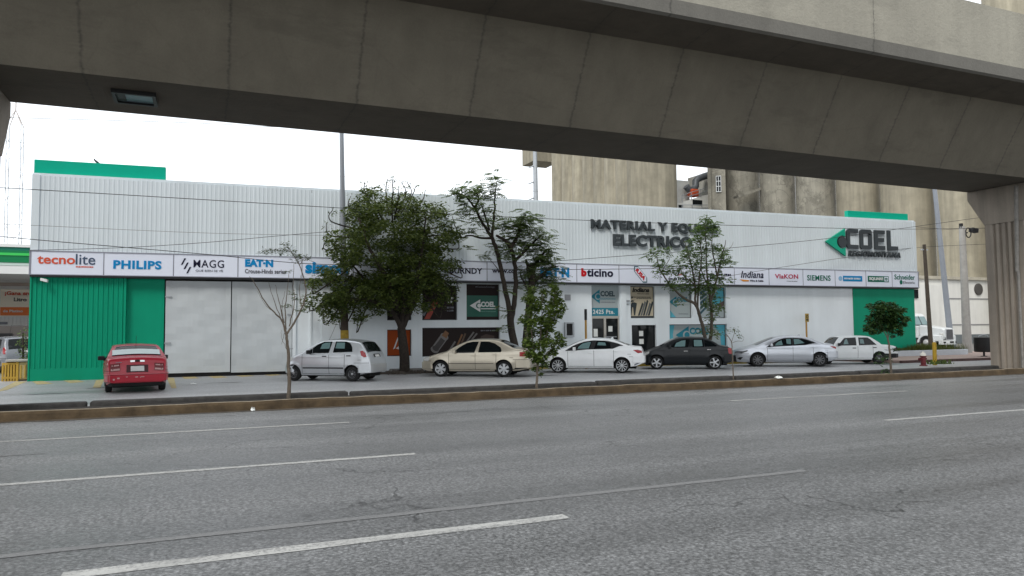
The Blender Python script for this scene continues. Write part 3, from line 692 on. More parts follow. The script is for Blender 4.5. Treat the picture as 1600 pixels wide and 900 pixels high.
def column(x):
    """hammerhead column: fluted rectangular shaft, head flaring along Y"""
    b = MB(); hw = 1.15; hd = .80
    fl = []     # outline of shaft with flutes, counter-clockwise
    def face_pts(p, q, n=6, dep=.09):
        P, Q = Vector(p), Vector(q); t = (Q-P); L = t.length; t.normalize(); nrm = Vector((t.y,-t.x)); out = []
        m0 = .30; w_ = (L-2*m0)/n
        out.append(P)
        for k in range(n):
            s = m0+k*w_
            for f, d_ in ((.12,0),(.22,dep),(.55,dep),(.65,0)): out.append(P+t*(s+f*w_)-nrm*d_)
        return out
    c = [(-hw,-hd),(hw,-hd),(hw,hd),(-hw,hd)]
    for k in range(4): fl += face_pts(c[k], c[(k+1) % 4], 5 if k % 2 == 0 else 4)
    for z0, z1 in ((-.05,6.06),):
        b.prism([(p.x,p.y) for p in fl], lambda u,v,d: (x+u,VC+v,d), z0, z1)
    o = b.build('column', M_col, VD)
    h = MB()
    prof = [(-hd-.02,6.06),(-1.52,7.22),(-1.52,7.598),(1.52,7.598),(1.52,7.22),(hd+.02,6.06)]
    h.prism(prof, lambda u,v,d: (x+d,VC+u,v), -hw-.03, hw+.03)
    h.build('column_head', M_col, o, bevel=.03)
    p = MB(); p.tube([(x-hw-.06,VC-.55,0.0),(x-hw-.06,VC-.55,4.0)],.055,8); p.tube([(x-hw-.06,VC-.5,4.0),(x-hw-.06,VC-.62,7.5)],.075,8); p.build('drain_pipe', mat('drain_pipe_grey',(.20,.19,.175),.6,var=.3,vscale=6), o, smooth=50)
for x in (-80.0,-42.8,-5.65,31.80,69,106): column(x)
# lamp under the soffit
c = at(213,150,16.0); lx = -1.25*(5.78/4.644)*1.0
c = CP + ray(211,150)*((zS-CAM_H)/ray(211,150).z)
LP = empty('soffit_lamp', (c.x, c.y, zS)); tag(LP, 'flat rectangular lamp box with bluish glass under the dark viaduct soffit', 'lamp')
b = MB()
for q in ((-.48,.48,-.46,-.38),(-.48,.48,.38,.46),(-.48,-.40,-.38,.38),(.40,.48,-.38,.38)): b.box(q[0],q[1],q[2],q[3],-.10,.0)
b.build('housing', M_black, LP)
b = MB(); b.box(-.40,.40,-.38,.38,-.05,-.002); b.build('lens', mat('lamp_lens',(.13,.19,.22),.3), LP)
b = MB(); b.box(-.40,-.2,-.38,.3,-.06,-.052); b.build('bracket', M_black, LP)

# ================================================================== SILOS and plant behind
rr = random.Random(11)
def silo(a0, a1, dist, ztop, m, label, extra=None, r=None):
    am = (a0+a1)/2; rad = r or dist*math.sin((a1-a0)/2)*1.0
    x, y = dist*math.sin(am), dist*math.cos(am)
    S = empty('silo', (x, y, 0), rr.uniform(0,6)); tag(S, label, 'silo', 'concrete grain silos behind the warehouse')
    b = MB(); b.lathe([(rad,-.04),(rad,ztop*.35),(rad,ztop*.7),(rad,ztop)], (0,0,0), 40); b.build('shell', m, S, smooth=50)
    b = MB(); b.lathe([(rad+.25,ztop+.003),(rad+.25,ztop+.5),(rad-.2,ztop+.9)], (0,0,0), 40); b.build('roof_slab', M_siloold, S, smooth=40)
    return S, x, y, rad
# left battery, receding
names = ['front','second','third','fourth','fifth','sixth','seventh','eighth']
for k in range(8):
    am = R(33.75)-R(1.0)*k*(1-.012*k); dist = 104+6.6*k; ra = 3.42
    silo(am-math.asin(ra/dist), am+math.asin(ra/dist), dist, 44, M_silo, f'pale concrete silo, {names[k]} from the right in the battery above the raised wall letters' if k else 'pale concrete silo with shaded right side, nearest of the battery above the wall letters')
A = [az(x) for x in (1130,1187,1243,1306,1375,1460,1546,1640)]
dist = [112,109,106,103,100,97,94]; tops = [34,34,34,33,32.5,32,44]
lab = ['stained grey concrete silo with a walkway bracket, beside the concrete stair tower','grey concrete silo right of the one with the walkway bracket','cracked grey silo with pale repair patches, above the blank warehouse cladding','smooth pale silo partly behind the right green roof panel','wide concrete silo behind the right end of the warehouse','tall concrete silo right of the green corner, behind the steel pole','broad pale silo behind the fluted viaduct column']
for k in range(7):
    S, sx, sy, rad = silo(A[k], A[k+1], dist[k], tops[k], M_siloold if k in (0,1,2) else M_silo, lab[k])
    if k == 0:
        p = CP+ray(1150,308)*((sy-3.4)/ray(1150,308).y); q = CP+ray(1192,294)*((sy-4.2)/ray(1192,294).y)
        b = MB(); n_ = Vector((0,0,1)); b.bar(p, q, 1.4, .35)
        for t in (0,.25,.5,.75,1): 
            e = p.lerp(q, t); b.bar(e, e+Vector((0,0,1.2)), .07)
        b.bar(p+Vector((0,0,1.2)), q+Vector((0,0,1.2)), .06)
        G = b.build('walkway', M_siloold); G.parent = S; G.matrix_parent_inverse = (Matrix.Translation(S.location) @ S.rotation_euler.to_matrix().to_4x4()).inverted()
# stair tower and white plant building between the batteries
def put_box(b, px0, px1, Y, depth, z0, z1, mi=0):
    a, c = at(px0, 300, Y), at(px1, 300, Y); b.box(a.x, c.x, Y, Y+depth, z0, z1, mi)
TW = empty('stair_tower', (0,0,0)); tag(TW, 'weathered concrete stair tower with a narrow grid window between the silos', 'tower')
def facing(px0, px1, dist, depth, z0, z1, b):
    a0, a1 = az(px0), az(px1); am = (a0+a1)/2; n_ = Vector((math.sin(am), math.cos(am))); t_ = Vector((n_.y, -n_.x))
    c_ = n_*dist; h0 = dist*math.tan(am-a0)
    b.prism([(c_.x+t_.x*u+n_.x*v, c_.y+t_.y*u+n_.y*v) for u, v in ((-h0,0),(h0,0),(h0,depth),(-h0,depth))], lambda u,v,d: Vector((u,v,d)), z0, z1)
def hz(px, py, dist): v = ray(px, py); return CAM_H+v.z*dist/math.hypot(v.x, v.y)
b = MB(); facing(1108,1134,106,5,-.04,40,b); b.build('wall', M_siloold, TW)
b = MB(); facing(1106,1111,105.4,1.5,-.04,40,b); b.build('corner_column', M_siloold, TW)
b = MB(); facing(1119,1127,105.93,.06,hz(1123,300,106),hz(1123,275,106),b); o = b.build('window', M_glass, TW)
b = MB()
for q in (1119,1122.6,1126.4): facing(q,q+.7,105.85,.06,hz(1123,300,106),hz(1123,275,106),b)
for t in (275,283,291,299.4): facing(1119,1127,105.83,.06,hz(1123,t+.8,106),hz(1123,t,106),b)
b.build('frame', M_wprint, o)
PB = empty('plant_building', (0,0,0)); tag(PB, 'white plant building with rooftop pipe and railings between the silos', 'building')
PY = 86.0; M_pw = mat('plant_white',(.50,.50,.47),.7,var=.15,vscale=.7)
p0, p1 = at(1030,330,PY), at(1110,330,PY); zt = at(1090,308,PY).z
b = MB(); b.prism([(p0.x,-.04),(p1.x,-.04),(p1.x,at(1108,303,PY).z),(at(1062,317,PY).x,at(1062,317,PY).z),(p0.x,at(1062,317,PY).z)], lambda u,v,d: Vector((u,d,v)), PY, PY+9); b.build('wall', M_pw, PB)
q0, q1 = at(1082,312,PY), at(1097,321,PY); b = MB(); b.box(q0.x,q1.x,PY-.06,PY-.003,q1.z,q0.z); b.build('window', M_glass, PB)
q0, q1 = at(1060,320,PY), at(1067,331,PY); b = MB(); b.box(q0.x,q1.x,PY-.06,PY-.003,q1.z,q0.z); b.build('window', M_glass, PB)
q0, q1 = at(1094,285,PY+3), at(1109,303,PY+3); b = MB(); b.box(q0.x,q1.x+1,PY+2,PY+6,q1.z,q0.z+1.2); b.build('roof_house', M_pw, PB)
q0, q1 = at(1060,284,PY+3), at(1071,302,PY+3); b = MB(); b.box(q0.x-1,q1.x,PY+2,PY+6,q1.z-3,q0.z); b.build('roof_house', M_pw, PB)
b = MB(); b.tube([at(1112,272,PY+1),at(1099,276,PY+1),at(1091,279,PY+1),at(1087,283,PY+1),at(1087,291,PY+1),at(1083,296,PY+1),at(1076,296,PY+1),at(1072,291,PY+1)],[.50]*8,12); b.build('duct', mat('duct_grey',(.10,.11,.12),.5,.2,var=.2,vscale=1), PB, smooth=50)
b = MB(); c = at(1086,300,PY+.2); b.box(c.x-.55,c.x+.75,c.y,c.y+1.2,c.z-.6,c.z+.5); b.build('motor', mat('motor_orange',(.42,.07,.025),.6), PB, bevel=.2)
b = MB()
def rail(pts, Y, h=1.0):
    P = [at(x, y, Y) for x, y in pts]
    for p, q in zip(P[:-1], P[1:]):
        for k in (.5,1): b.bar(p+Vector((0,0,h*k)), q+Vector((0,0,h*k)), .09)
    for p in P: b.bar(p, p+Vector((0,0,h)), .09)
rail([(1066,316),(1080,311),(1095,307),(1108,302)], PY-.1); rail([(1066,330),(1082,330),(1097,330),(1109,330)], PY-.3, .9)
b.build('railing', M_steel, PB)
b = MB(); p0, p1 = at(834,252,140), at(852,240,140); b.box(p0.x,p1.x+3,140,146,p0.z+.2,p1.z+6); o = b.build('conveyor_house', M_silo); tag(o, 'small concrete conveyor house jutting from the left edge of the silo battery', 'building')

# white street-side wall and shed at far right
SH = empty('white_shed', (0,0,0)); tag(SH, 'long white rendered warehouse wall with a dark round vent at the foot of the silos', 'building')
SY = 52.0; M_shed = paint_wall('shed_render', (.66,.65,.61), .06, .7, .15)
xl, xr = at(1380,450,SY).x, at(1700,450,SY).x; zt = at(1490,437,SY).z
b = MB(); b.box(xl,xr,SY,SY+12,.9,zt); b.build('wall', M_shed, SH)
b = MB(); b.box(xl,xr,SY-.06,SY+12,-.04,.9+.0); b.build('plinth', mat('plinth_grey',(.13,.145,.15),.8,var=.15,vscale=2), SH)
b = MB()
for yy in (467,507): 
    z = at(1530,yy,SY).z; b.box(at(1475,yy,SY).x,xr,SY-.05,SY-.002,z-.05,z+.05)
b.build('panel_joint', mat('joint_grey',(.22,.22,.22),.8), SH)
b = MB(); b.box(xl,at(1470,450,SY).x,SY-.5,SY-.003,.9,zt-.6); b.build('wall_bay', M_shed, SH)
b = MB(); b.box(xl,xr,SY-.25,SY+.3,zt+.002,zt+.3); b.build('cornice', mat('cornice_beige',(.40,.37,.30),.9,var=.25,vscale=2), SH)
c = at(1528,452,SY); b = MB(); b.lathe([(.60,0),(.60,.12),(.48,.14)],(c.x,SY-.0,c.z),24,'y')
for v in range(len(b.v)): x_,y_,z_ = b.v[v]; b.v[v] = (x_,y_-.005,z_)
b.build('round_vent', mat('vent_dark',(.07,.065,.06),.7), SH)
b = MB(); q0, q1 = at(1424,452,SY-.6), at(1435,466,SY-.6); b.box(q0.x-1.5,q1.x,SY-.62,SY-.503,q1.z,q0.z); b.build('window', M_glass, SH)

# ================================================================== poles and wires
def pole_thing(name, label, cat, base, top, r0, r1, m, n=12):
    o = empty(name, base); tag(o, label, cat)
    b = MB(); t = Vector(top)-Vector(base); b.tube([(0,0,-.04), tuple(t*.33), tuple(t*.66), tuple(t)], [r0, r0+(r1-r0)*.33, r0+(r1-r0)*.66, r1], n)
    b.build('pole', m, o, smooth=50); return o
WY = 39.5; c = at(1455,548,WY); t = at(1444,382,WY); c.z = 0
o = pole_thing('utility_pole', 'leaning dark wooden utility pole in front of the white truck', 'pole', c, t, .17, .12, mat('pole_wood',(.055,.045,.035),.9,var=.3,vscale=6,bump=.5))
b = MB(); t2 = t-c; b.bar(Vector((-.35,0,t2.z-.4))+Vector((t2.x,t2.y,0)), Vector((.35,0,t2.z-.4))+Vector((t2.x,t2.y,0)), .09); b.build('crossarm', M_steel, o)
MY = 41.5; c = at(1487,546,MY); t = at(1456,255,MY); c.z = 0
o = pole_thing('steel_pole', 'tall leaning pale steel pole before the truck radiator', 'pole', c, t, .24, .15, mat('pole_paint_grey',(.24,.26,.29),.5,.2,var=.08,vscale=2))
b = MB(); b.lathe([(.34,-.04),(.34,.9),(.26,1.0)], (0,0,0), 12); b.build('base_sleeve', mat('sleeve_grey',(.16,.18,.21),.6), o, smooth=40)
CY = 31.2; c = at(1512,556,CY); t = at(1503,354,CY); c.z = 0
o = pole_thing('concrete_pole', 'pale square concrete pole carrying a black ring floodlight at the corner', 'pole', c, t, .27, .17, mat('pole_concrete',(.36,.35,.33),.85,var=.15,vscale=3), 8)
tt = t-c
b = MB(); b.tube([(tt.x,tt.y,tt.z-.45),(tt.x+.35,tt.y-.1,tt.z-.38)],.04,8)
ring = [(tt.x+.42+.24*math.cos(a), tt.y-.1, tt.z-.38+.30*math.sin(a)) for a in [2*math.pi*k/20 for k in range(21)]]; b.tube(ring,.035,6); b.build('ring_bracket', M_black, o, smooth=50)
b = MB(); b.obox((tt.x+.85,tt.y-.15,tt.z-.22),Vector((.95,-.2,-.2)).normalized(),Vector((.2,.95,0)).normalized(),Vector((.2,0,.95)).normalized(),.22,.17,.13); b.build('floodlight', M_black, o, bevel=.02)
b = MB(); b.obox((tt.x-.08,tt.y,tt.z+.05),Vector((1,0,0)),Vector((0,1,0)),Vector((0,0,1)),.08,.08,.14); b.build('insulator', M_black, o)
# lamp post behind the big tree
LY = 30.9; c = at(540,580,LY); t = at(532,90,LY); c.z = 0; c.x = at(539,500,LY).x+.02
o = pole_thing('lamp_post', 'tall slim grey lamp post rising behind the left side of the dense tree', 'pole', c, t, .15, .07, mat('lamp_post_grey',(.26,.28,.31),.45,.3))
v = Vector((t.x-c.x,t.y-c.y,t.z)); b = MB(); b.tube([tuple(v*(0.35/v.z)), tuple(v*(3.3/v.z))],[.165,.155],12); b.build('shaded_lower_post', mat('pole_shade_brown',(.06,.045,.035),.8,var=.3,vscale=5), o, smooth=50)  # dark brown sleeve paints the shade on the lower post
z0 = at(539,530,LY).z; z1 = at(539,516,LY).z; b = MB(); b.tube([tuple(v*(z0/v.z)), tuple(v*(z1/v.z))],[.172,.17],12); b.build('yellow_band', mat('band_yellow',(.33,.22,.03),.7,var=.3,vscale=8), o, smooth=50)
# transmission pole in the gap left of the silos
TY = 95; c = at(838,330,TY); t = at(836,236,TY); c.z = 0
o = pole_thing('transmission_pole', 'distant steel transmission pole with drooping side arms left of the silos', 'pole', c, t, .45, .30, M_steel)
b = MB()
for yy in (258,283,308):
    p = at(837,yy,TY); q = at(824,yy+5,TY); b.tube([p-c, q-c], [.16,.06], 6)
b.build('side_arm', M_steel, o)
# lattice mast at far left
BY = 120; c = at(21,400,BY); c.z = 0; o = empty('lattice_mast', c); tag(o, 'slender steel lattice radio mast on the skyline at far left', 'mast')
tz = at(22,196,BY).z; tx = at(24,196,BY).x-c.x; b = MB(); hw = .85
def leg(u, w, z): return Vector((u*hw+tx*z/tz, w*hw, z))
for u, w in ((-1,-1),(1,-1),(1,1),(-1,1)): b.bar(leg(u,w,-.04), leg(u,w,tz), .08)
z = 2.0; k = 0
while z < tz-2:
    for (a, d_) in (((-1,-1),(1,-1)),((1,-1),(1,1)),((1,1),(-1,1)),((-1,1),(-1,-1))):
        p, q = (a, d_) if k % 2 else (d_, a); b.bar(leg(*p,z), leg(*q,z+2), .035)
    z += 2; k += 1
b.build('lattice', M_steel, o)
b = MB(); apex = Vector((tx,0,tz+2.2))
for u, w in ((-1,-1),(1,-1),(1,1),(-1,1)): b.bar(leg(u,w,tz), apex, .08)
b.bar(apex, apex+Vector((0,0,2.0)), .14); b.lathe([(.2,tz+4.4),(1.0,tz+4.9),(1.0,tz+6.6),(.3,tz+7.2)],(tx,0,0),12); b.build('mast_head', mat('mast_pale',(.5,.45,.42),.7), o)
M_wire = mat('wire_black',(.02,.02,.02),.6); M_wireg = mat('wire_grey',(.12,.12,.12),.6)
def wire(pts, Y, r, label, m=M_wire):
    P = [at(x, y, Y) for x, y in pts]; out = []
    for k in range(len(P)-1):
        for j in range(6):
            t = j/6; p0 = P[max(k-1,0)]; p1 = P[k]; p2 = P[k+1]; p3 = P[min(k+2,len(P)-1)]
            out.append(.5*((2*p1)+(p2-p0)*t+(2*p0-5*p1+4*p2-p3)*t*t+(3*p1-p0-3*p2+p3)*t**3))
    out.append(P[-1]); b = MB(); b.tube(out, r, 5)
    o = b.build('overhead_wire', m, smooth=60); tag(o, label, 'wire', 'overhead wires along the street')
wire([(-150,285),(50,296),(320,312),(533,325),(700,334),(860,342),(1140,352),(1430,358),(1700,352)],28.6,.013,'topmost black wire crossing the white cladding from left edge to viaduct column')
wire([(-150,355),(50,374),(190,386),(330,398),(480,412),(640,416),(740,420),(900,421),(1145,418)],28.9,.013,'dark wire sagging down across the left sign panels')
wire([(45,391),(190,387),(320,379),(430,369),(536,360)],30.7,.010,'short wire rising from the left sign corner to the lamp post')
wire([(840,410),(1000,398),(1145,387),(1290,373),(1444,352),(1560,336)],29.3,.012,'wire climbing to the right below the raised wall letters')
wire([(1040,448),(1200,421),(1330,401),(1444,386),(1640,378)],30.0,.010,'lower wire climbing to the top of the wooden pole')
wire([(-100,180),(24,184),(300,192),(560,204),(900,212)],70,.022,'faint upper wire against the white sky from the radio mast',M_wireg)
wire([(-80,210),(60,226),(260,250),(540,276),(850,300)],70,.014,'second faint wire in the white sky left of the lamp post',M_wireg)
wire([(-80,346),(50,352),(320,364),(520,368)],30.2,.007,'thin grey wire halfway up the left cladding',M_wireg)
wire([(1300,340),(1460,357),(1520,357),(1700,352)],33,.010,'short dark wire meeting the concrete pole top')

# bird on the green roof panel
c = at(151,250,OY-.9); BD = empty('bird', (c.x, c.y, 8.475)); c2 = fpt(fac(151,250,-.3)[0],8.482,-.45); BD.location = c2; BD.scale = (.62,.62,.62)
tag(BD, 'dark pigeon perched on the edge of the left green roof panel', 'bird')
b = MB(); b.tube([(.17,0,.06),(.05,0,.12),(-.05,0,.18),(-.13,0,.25),(-.155,0,.30),(-.175,0,.335),(-.20,0,.345),(-.235,0,.335)],[.015,.05,.075,.06,.042,.045,.036,.006],10)
b.tube([(.14,0,.075),(.25,0,.01)],[.035,.012],8); b.tube([(-.03,.025,.13),(-.04,.03,.0)],[.012,.009],6); b.tube([(-.03,-.025,.13),(-.04,-.03,.0)],[.012,.009],6)
b.build('body', mat('pigeon_grey',(.05,.05,.055),.7), BD, smooth=60)

# ================================================================== PETROL STATION at far left
GS = empty('petrol_station', (0,0,0)); tag(GS, 'white petrol station canopy with bright green stripes at the left edge', 'petrol station')
GY = 46.0; gx1 = at(47,420,GY).x+2.5; gx0 = gx1-26
def zz(y): return at(30,y,GY).z
def band(y0, y1, m, name, off=0.0, dep=8):
    b = MB(); b.box(gx0,gx1,GY-off,GY+dep,zz(y1),zz(y0)); return b.build(name, m, GS)
band(382,386.5,mat('canopy_white',(.66,.66,.65),.5),'cap',.12)
gG = mat('canopy_green',(.005,.17,.06),.35); gL = mat('canopy_light_green',(.05,.50,.10),.35)
band(386.6,391.5,mat('canopy_teal',(.02,.22,.15),.35),'stripe'); band(391.6,395.5,gG,'stripe',.05); band(395.6,399.5,gL,'stripe',.09); band(399.6,410.5,gG,'stripe',.05); band(410.6,415,mat('canopy_mint',(.5,.60,.55),.4),'stripe',.02)
band(415.2,428,mat('canopy_white',(.66,.66,.65),.5),'fascia')
b = MB(); n0 = 26
for k in range(n0): b.box(gx0,gx1,GY+.3+k*.5,GY+.3+k*.5+.46,zz(428)+.05,zz(428)+.09)
b.build('ceiling', mat('ceiling_tan',(.36,.30,.26),.7), GS)
BYY = GY+13
p0, p1 = at(1.5,452,BYY), at(60,494,BYY)
b = MB(); b.box(gx0,gx1,BYY+.05,BYY+.3,at(20,509,BYY).z,at(20,440,BYY).z); b.build('rear_fascia', mat('station_panel',(.75,.75,.74),.5), GS)
b = MB(); x = p0.x-6
while x < p1.x: b.box(x,x+.10,BYY+.0,BYY+.049,at(20,509,BYY).z,at(20,495,BYY).z); x += .22
b.build('rib', mat('station_panel',(.75,.75,.74),.5), GS)
b = MB(); b.box(p0.x,p1.x,BYY-.05,BYY-.002,p1.z,p0.z); bn = b.build('banner', mat('banner_cream',(.80,.74,.62),.6), GS)
pz = at(20,480,BYY).z; b = MB(); b.box(p0.x,p1.x,BYY-.058,BYY-.052,p1.z+.05,pz); b.build('orange_band', mat('banner_orange',(.75,.19,.05),.6), bn)
BNE = empty('banner_text_frame'); bpy.data.objects.remove(BNE)
def wtext(parent, s, p, q, Y, m, bold=.03, shear=0, name='lettering'):
    me = text_bm(s, bold, shear); xs = [v.co.x for v in me.vertices]; ys = [v.co.y for v in me.vertices]
    for v in me.vertices: v.co = (p.x+(v.co.x-min(xs))/(max(xs)-min(xs))*(q.x-p.x), Y-.006*(v.co.z+.5), q.z+(v.co.y-min(ys))/(max(ys)-min(ys))*(p.z-q.z))
    me.materials.clear(); me.materials.append(m); o = bpy.data.objects.new(name, me); col.objects.link(o); o.parent = parent; return o
wtext(bn,'¡Gana en el',at(8,455,BYY),at(56,463,BYY),BYY-.06,M_coral); wtext(bn,'Litro',at(22,465,BYY),at(42,471,BYY),BYY-.06,M_trim); wtext(bn,'de Platino',at(5,484,BYY),at(36,488,BYY),BYY-.066,M_wprint)
b = MB(); b.box(gx0,gx1,BYY+5,BYY+5.3,-.04,at(20,500,BYY).z); b.build('rear_wall', mat('station_wall_dark',(.10,.09,.085),.8), GS)
b = MB(); q0, q1 = at(-20,521,BYY+4.8), at(18,535,BYY+4.8); b.box(q0.x,q1.x,BYY+4.9,BYY+4.99,q1.z,q0.z); b.build('window', M_black, GS)
for xx in (gx0+3, gx1-.5): 
    b = MB(); b.box(xx-.2,xx+.2,GY+6,GY+6.4,-.04,zz(428)); b.build('canopy_post', mat('canopy_white',(.66,.66,.65),.5), GS)
b = MB(); q0, q1 = at(0,503,GY+8), at(10,507,GY+8); b.box(q0.x-.5,q1.x,GY+8,GY+8.3,q1.z,q0.z); b.build('light_box', M_greyp, GS)
# yellow barrier and slab stack by the corner
c = at(20,592,33.2); BR = empty('yellow_barrier', (c.x, 33.2, 0)); tag(BR, 'yellow slatted barrier crate with a pale slab top by the green corner', 'barrier')
M_yb = mat('barrier_yellow',(.50,.31,.05),.6,var=.15,vscale=3)
x0, x1 = at(4,590,33.2).x-c.x, at(26,590,33.2).x-c.x; b = MB()
b.box(x0,x1,-.04,.04,.10,.17); b.box(x0,x1,-.04,.04,.62,.70)
for k in range(6): xx = x0+(x1-x0)*k/5; b.box(xx-.03,xx+.03,-.035,.035,.0,.70)
b.build('slats', M_yb, BR)
b = MB(); x2 = at(42,590,33.2).x-c.x
b.box(x1+.05,x2,-.02,.04,.06,.70); b.box(x1+.10,x2-.02,-.05,-.021,.12,.62); b.build('panel', mat('barrier_cream',(.46,.36,.18),.7,var=.2,vscale=3), BR)
b = MB(); b.box(x1+.12,x1+.16,-.07,-.051,.1,.6); b.box(x1+.26,x1+.29,-.07,-.051,.1,.6); b.box(x1-.02,x1+.06,-.07,.05,0,.72); b.build('post', M_yb, BR)
b = MB(); b.box(x0+.1,x2+.05,-.12,.35,.74,.82); b.build('slab', mat('slab_pale',(.42,.40,.37),.85,var=.15,vscale=4), BR, bevel=.01)
b = MB(); b.box(x0+.1,x2,.05,.3,.0,.74); b.build('crate_body', mat('crate_brown',(.12,.08,.045),.8), BR)

# ================================================================== corner: planter, hydrant, bollard, bin, sign
PL = empty('planter', (0,0,0)); tag(PL, 'low white painted planter kerb filled with grass at the green corner', 'planter')
pp = [gnd(1300,563,.14), gnd(1400,560,.14), gnd(1440,559.5,.14), gnd(1490,558,.14)]
n0 = gnd(1330,561,.14); n1 = gnd(1488,557.5,.14); n1 = Vector((41.3,30.0,0)); n0 = Vector((33.6,29.7,0))
outl = [(n0.x,n0.y),(n1.x,n1.y-.1),(n1.x+.5,n1.y+.1),(n1.x+.7,n1.y+.6),(n1.x+.7,n1.y+4.5),(n0.x+3.6,n0.y+4.5),(n0.x+3.5,n0.y+.45),(n0.x,n0.y+.45)]
outl = [(33.6,29.55),(40.9,29.35),(41.4,29.55),(41.6,30.0),(41.6,36),(38.4,36),(38.25,30.15),(33.6,30.5)]
b = MB(); b.prism(outl, lambda u,v,d: Vector((u,v,d)), .10, .44); b.build('kerb_wall', mat('planter_white',(.52,.55,.58),.7,var=.08,vscale=3), PL, bevel=.03)
inl = [(33.7,29.75),(40.8,29.55),(41.2,29.75),(41.4,30.1),(41.4,35.8),(38.6,35.8),(38.4,30.05),(33.7,30.3)]
b = MB(); b.prism(inl, lambda u,v,d: Vector((u,v,d)), .3, .455); b.build('soil', mat('planter_soil',(.06,.055,.03),1), PL)
gm = MB(); rr = random.Random(5)
def grass_at(u, v, z, h, n):
    for k in range(n):
        a = rr.uniform(0,6.28); x = u+rr.gauss(0,.12); y = v+rr.gauss(0,.12); hh = h*rr.uniform(.5,1.2); w = .012; l = rr.uniform(-.12,.12)
        gm.face([(x-w*math.cos(a),y-w*math.sin(a),z),(x+w*math.cos(a),y+w*math.sin(a),z),(x+l*math.sin(a),y+l*math.cos(a),z+hh)])
for k in range(420):
    u = rr.uniform(33.8,41.3); v = 29.65+rr.random()**1.3*(.5 if u < 38.4 else 4); grass_at(u, v, .45, .16+ (.18 if u > 37 else 0), 9)
o = gm.build('grass', M_grass, PL); o['kind'] = 'stuff'
HY = gnd(1443,572,.13); o = empty('fire_hydrant', (HY.x,HY.y,.135)); o.scale = (.78,.78,.76); tag(o, 'dark red fire hydrant with a white cap on the corner pavement', 'hydrant')
b = MB(); b.lathe([(.20,0),(.20,.05),(.13,.07),(.13,.14),(.15,.16),(.13,.18),(.12,.50),(.17,.52),(.17,.56)],(0,0,0),16); b.lathe([(.07,-.2),(.07,.2)],(0,0,.40),12,'x'); b.lathe([(.09,-.25),(.09,0)],(0,0,.36),12,'y'); b.build('body', mat('hydrant_red',(.10,.013,.017),.5), o, smooth=40)
b = MB(); b.lathe([(.15,.56),(.14,.66),(.09,.73),(.04,.75),(.04,.80)],(0,0,0),16); b.build('cap', mat('hydrant_white',(.6,.58,.52),.5), o, smooth=40)
HB = gnd(1461,569,.13); o = empty('yellow_bollard', (HB.x,HB.y,.135)); tag(o, 'short yellow pipe bollard beside the fire hydrant', 'bollard')
b = MB(); b.lathe([(.085,-.05),(.085,.90),(.07,.95),(.03,.97)],(0,0,0),14); b.build('post', mat('bollard_yellow',(.40,.25,.02),.6,var=.15,vscale=5), o, smooth=40)
b = MB(); rr = random.Random(8)
for k in range(70):
    x, y = rr.gauss(0,.35), rr.gauss(0,.15); h = rr.uniform(.05,.22); a = rr.uniform(0,6.28)
    b.face([(x-.03,y,0),(x+.03,y,0),(x+.1*math.cos(a)+.02,y+.1*math.sin(a),h),(x+.1*math.cos(a)-.02,y+.1*math.sin(a),h)])
o = b.build('weed_tuft', M_leaf3); o.location = (HB.x, HB.y-.2, .14); tag(o, 'small weeds round the foot of the yellow bollard', 'weeds')
BI = gnd(1538,563,.13); BI = at(1538,563,27.0); o = empty('litter_bin', (BI.x,27.0,.14)); tag(o, 'black cylindrical litter bin on a short post by the viaduct column', 'bin')
b = MB(); b.lathe([(.44,.24),(.46,.30),(.47,.95),(.47,1.02),(.42,1.04)],(0,0,0),24); b.build('barrel', mat('bin_black',(.016,.015,.015),.5,var=.2,vscale=4), o, smooth=40)
b = MB(); b.lathe([(.16,0),(.16,.03),(.05,.04),(.05,.24)],(0,0,0),12); b.build('post', M_black, o, smooth=40)
b = MB(); b.tube([(.38,0,1.0),(.36,0,1.12),(0,0,1.18),(-.36,0,1.12),(-.38,0,1.0)],.018,6); b.build('hoop', M_steel, o)
# parking sign
PS = at(1261,545,30.2); o = empty('parking_sign', (PS.x,30.2,.13)); tag(o, 'small yellow and black parking sign on a yellow post against the blank white wall', 'sign')
z1 = at(1261,490,30.2).z; z0 = at(1261,503,30.2).z; b = MB(); b.tube([(0,0,0),(0,0,z1-.13-.05)],.045,10); b.build('post', mat('sign_post_yellow',(.42,.24,.06),.6), o)
b = MB(); b.box(-.12,.12,-.075,-.05,z0-.13,z1-.13); pl = b.build('plate', mat('sign_plate',(.40,.27,.05),.5), o)
b = MB(); zc = (z0+z1)/2-.13; b.tube([(.07*math.cos(a),-.085,zc+.06+.08*math.sin(a)) for a in [2*math.pi*k/14 for k in range(15)]],.014,5); b.box(-.08,.08,-.085,-.076,zc-.15,zc-.08); b.build('symbol', M_black, pl)
# dark capped post by the entrance
PB2 = at(916,560,29.6); o = empty('bollard_post', (PB2.x,29.6,.0)); tag(o, 'slim post, black above and yellow below, left of the entrance', 'post')
zt = at(915.5,483,29.6).z; zm = at(916,500,29.6).z; b = MB(); b.tube([(0,0,0),(0,0,zm)],.05,10); b.build('lower_post', mat('sign_post_yellow',(.42,.24,.06),.6), o); b = MB(); b.tube([(0,0,zm),(0,0,zt)],.062,10); b.build('upper_post', M_black, o)
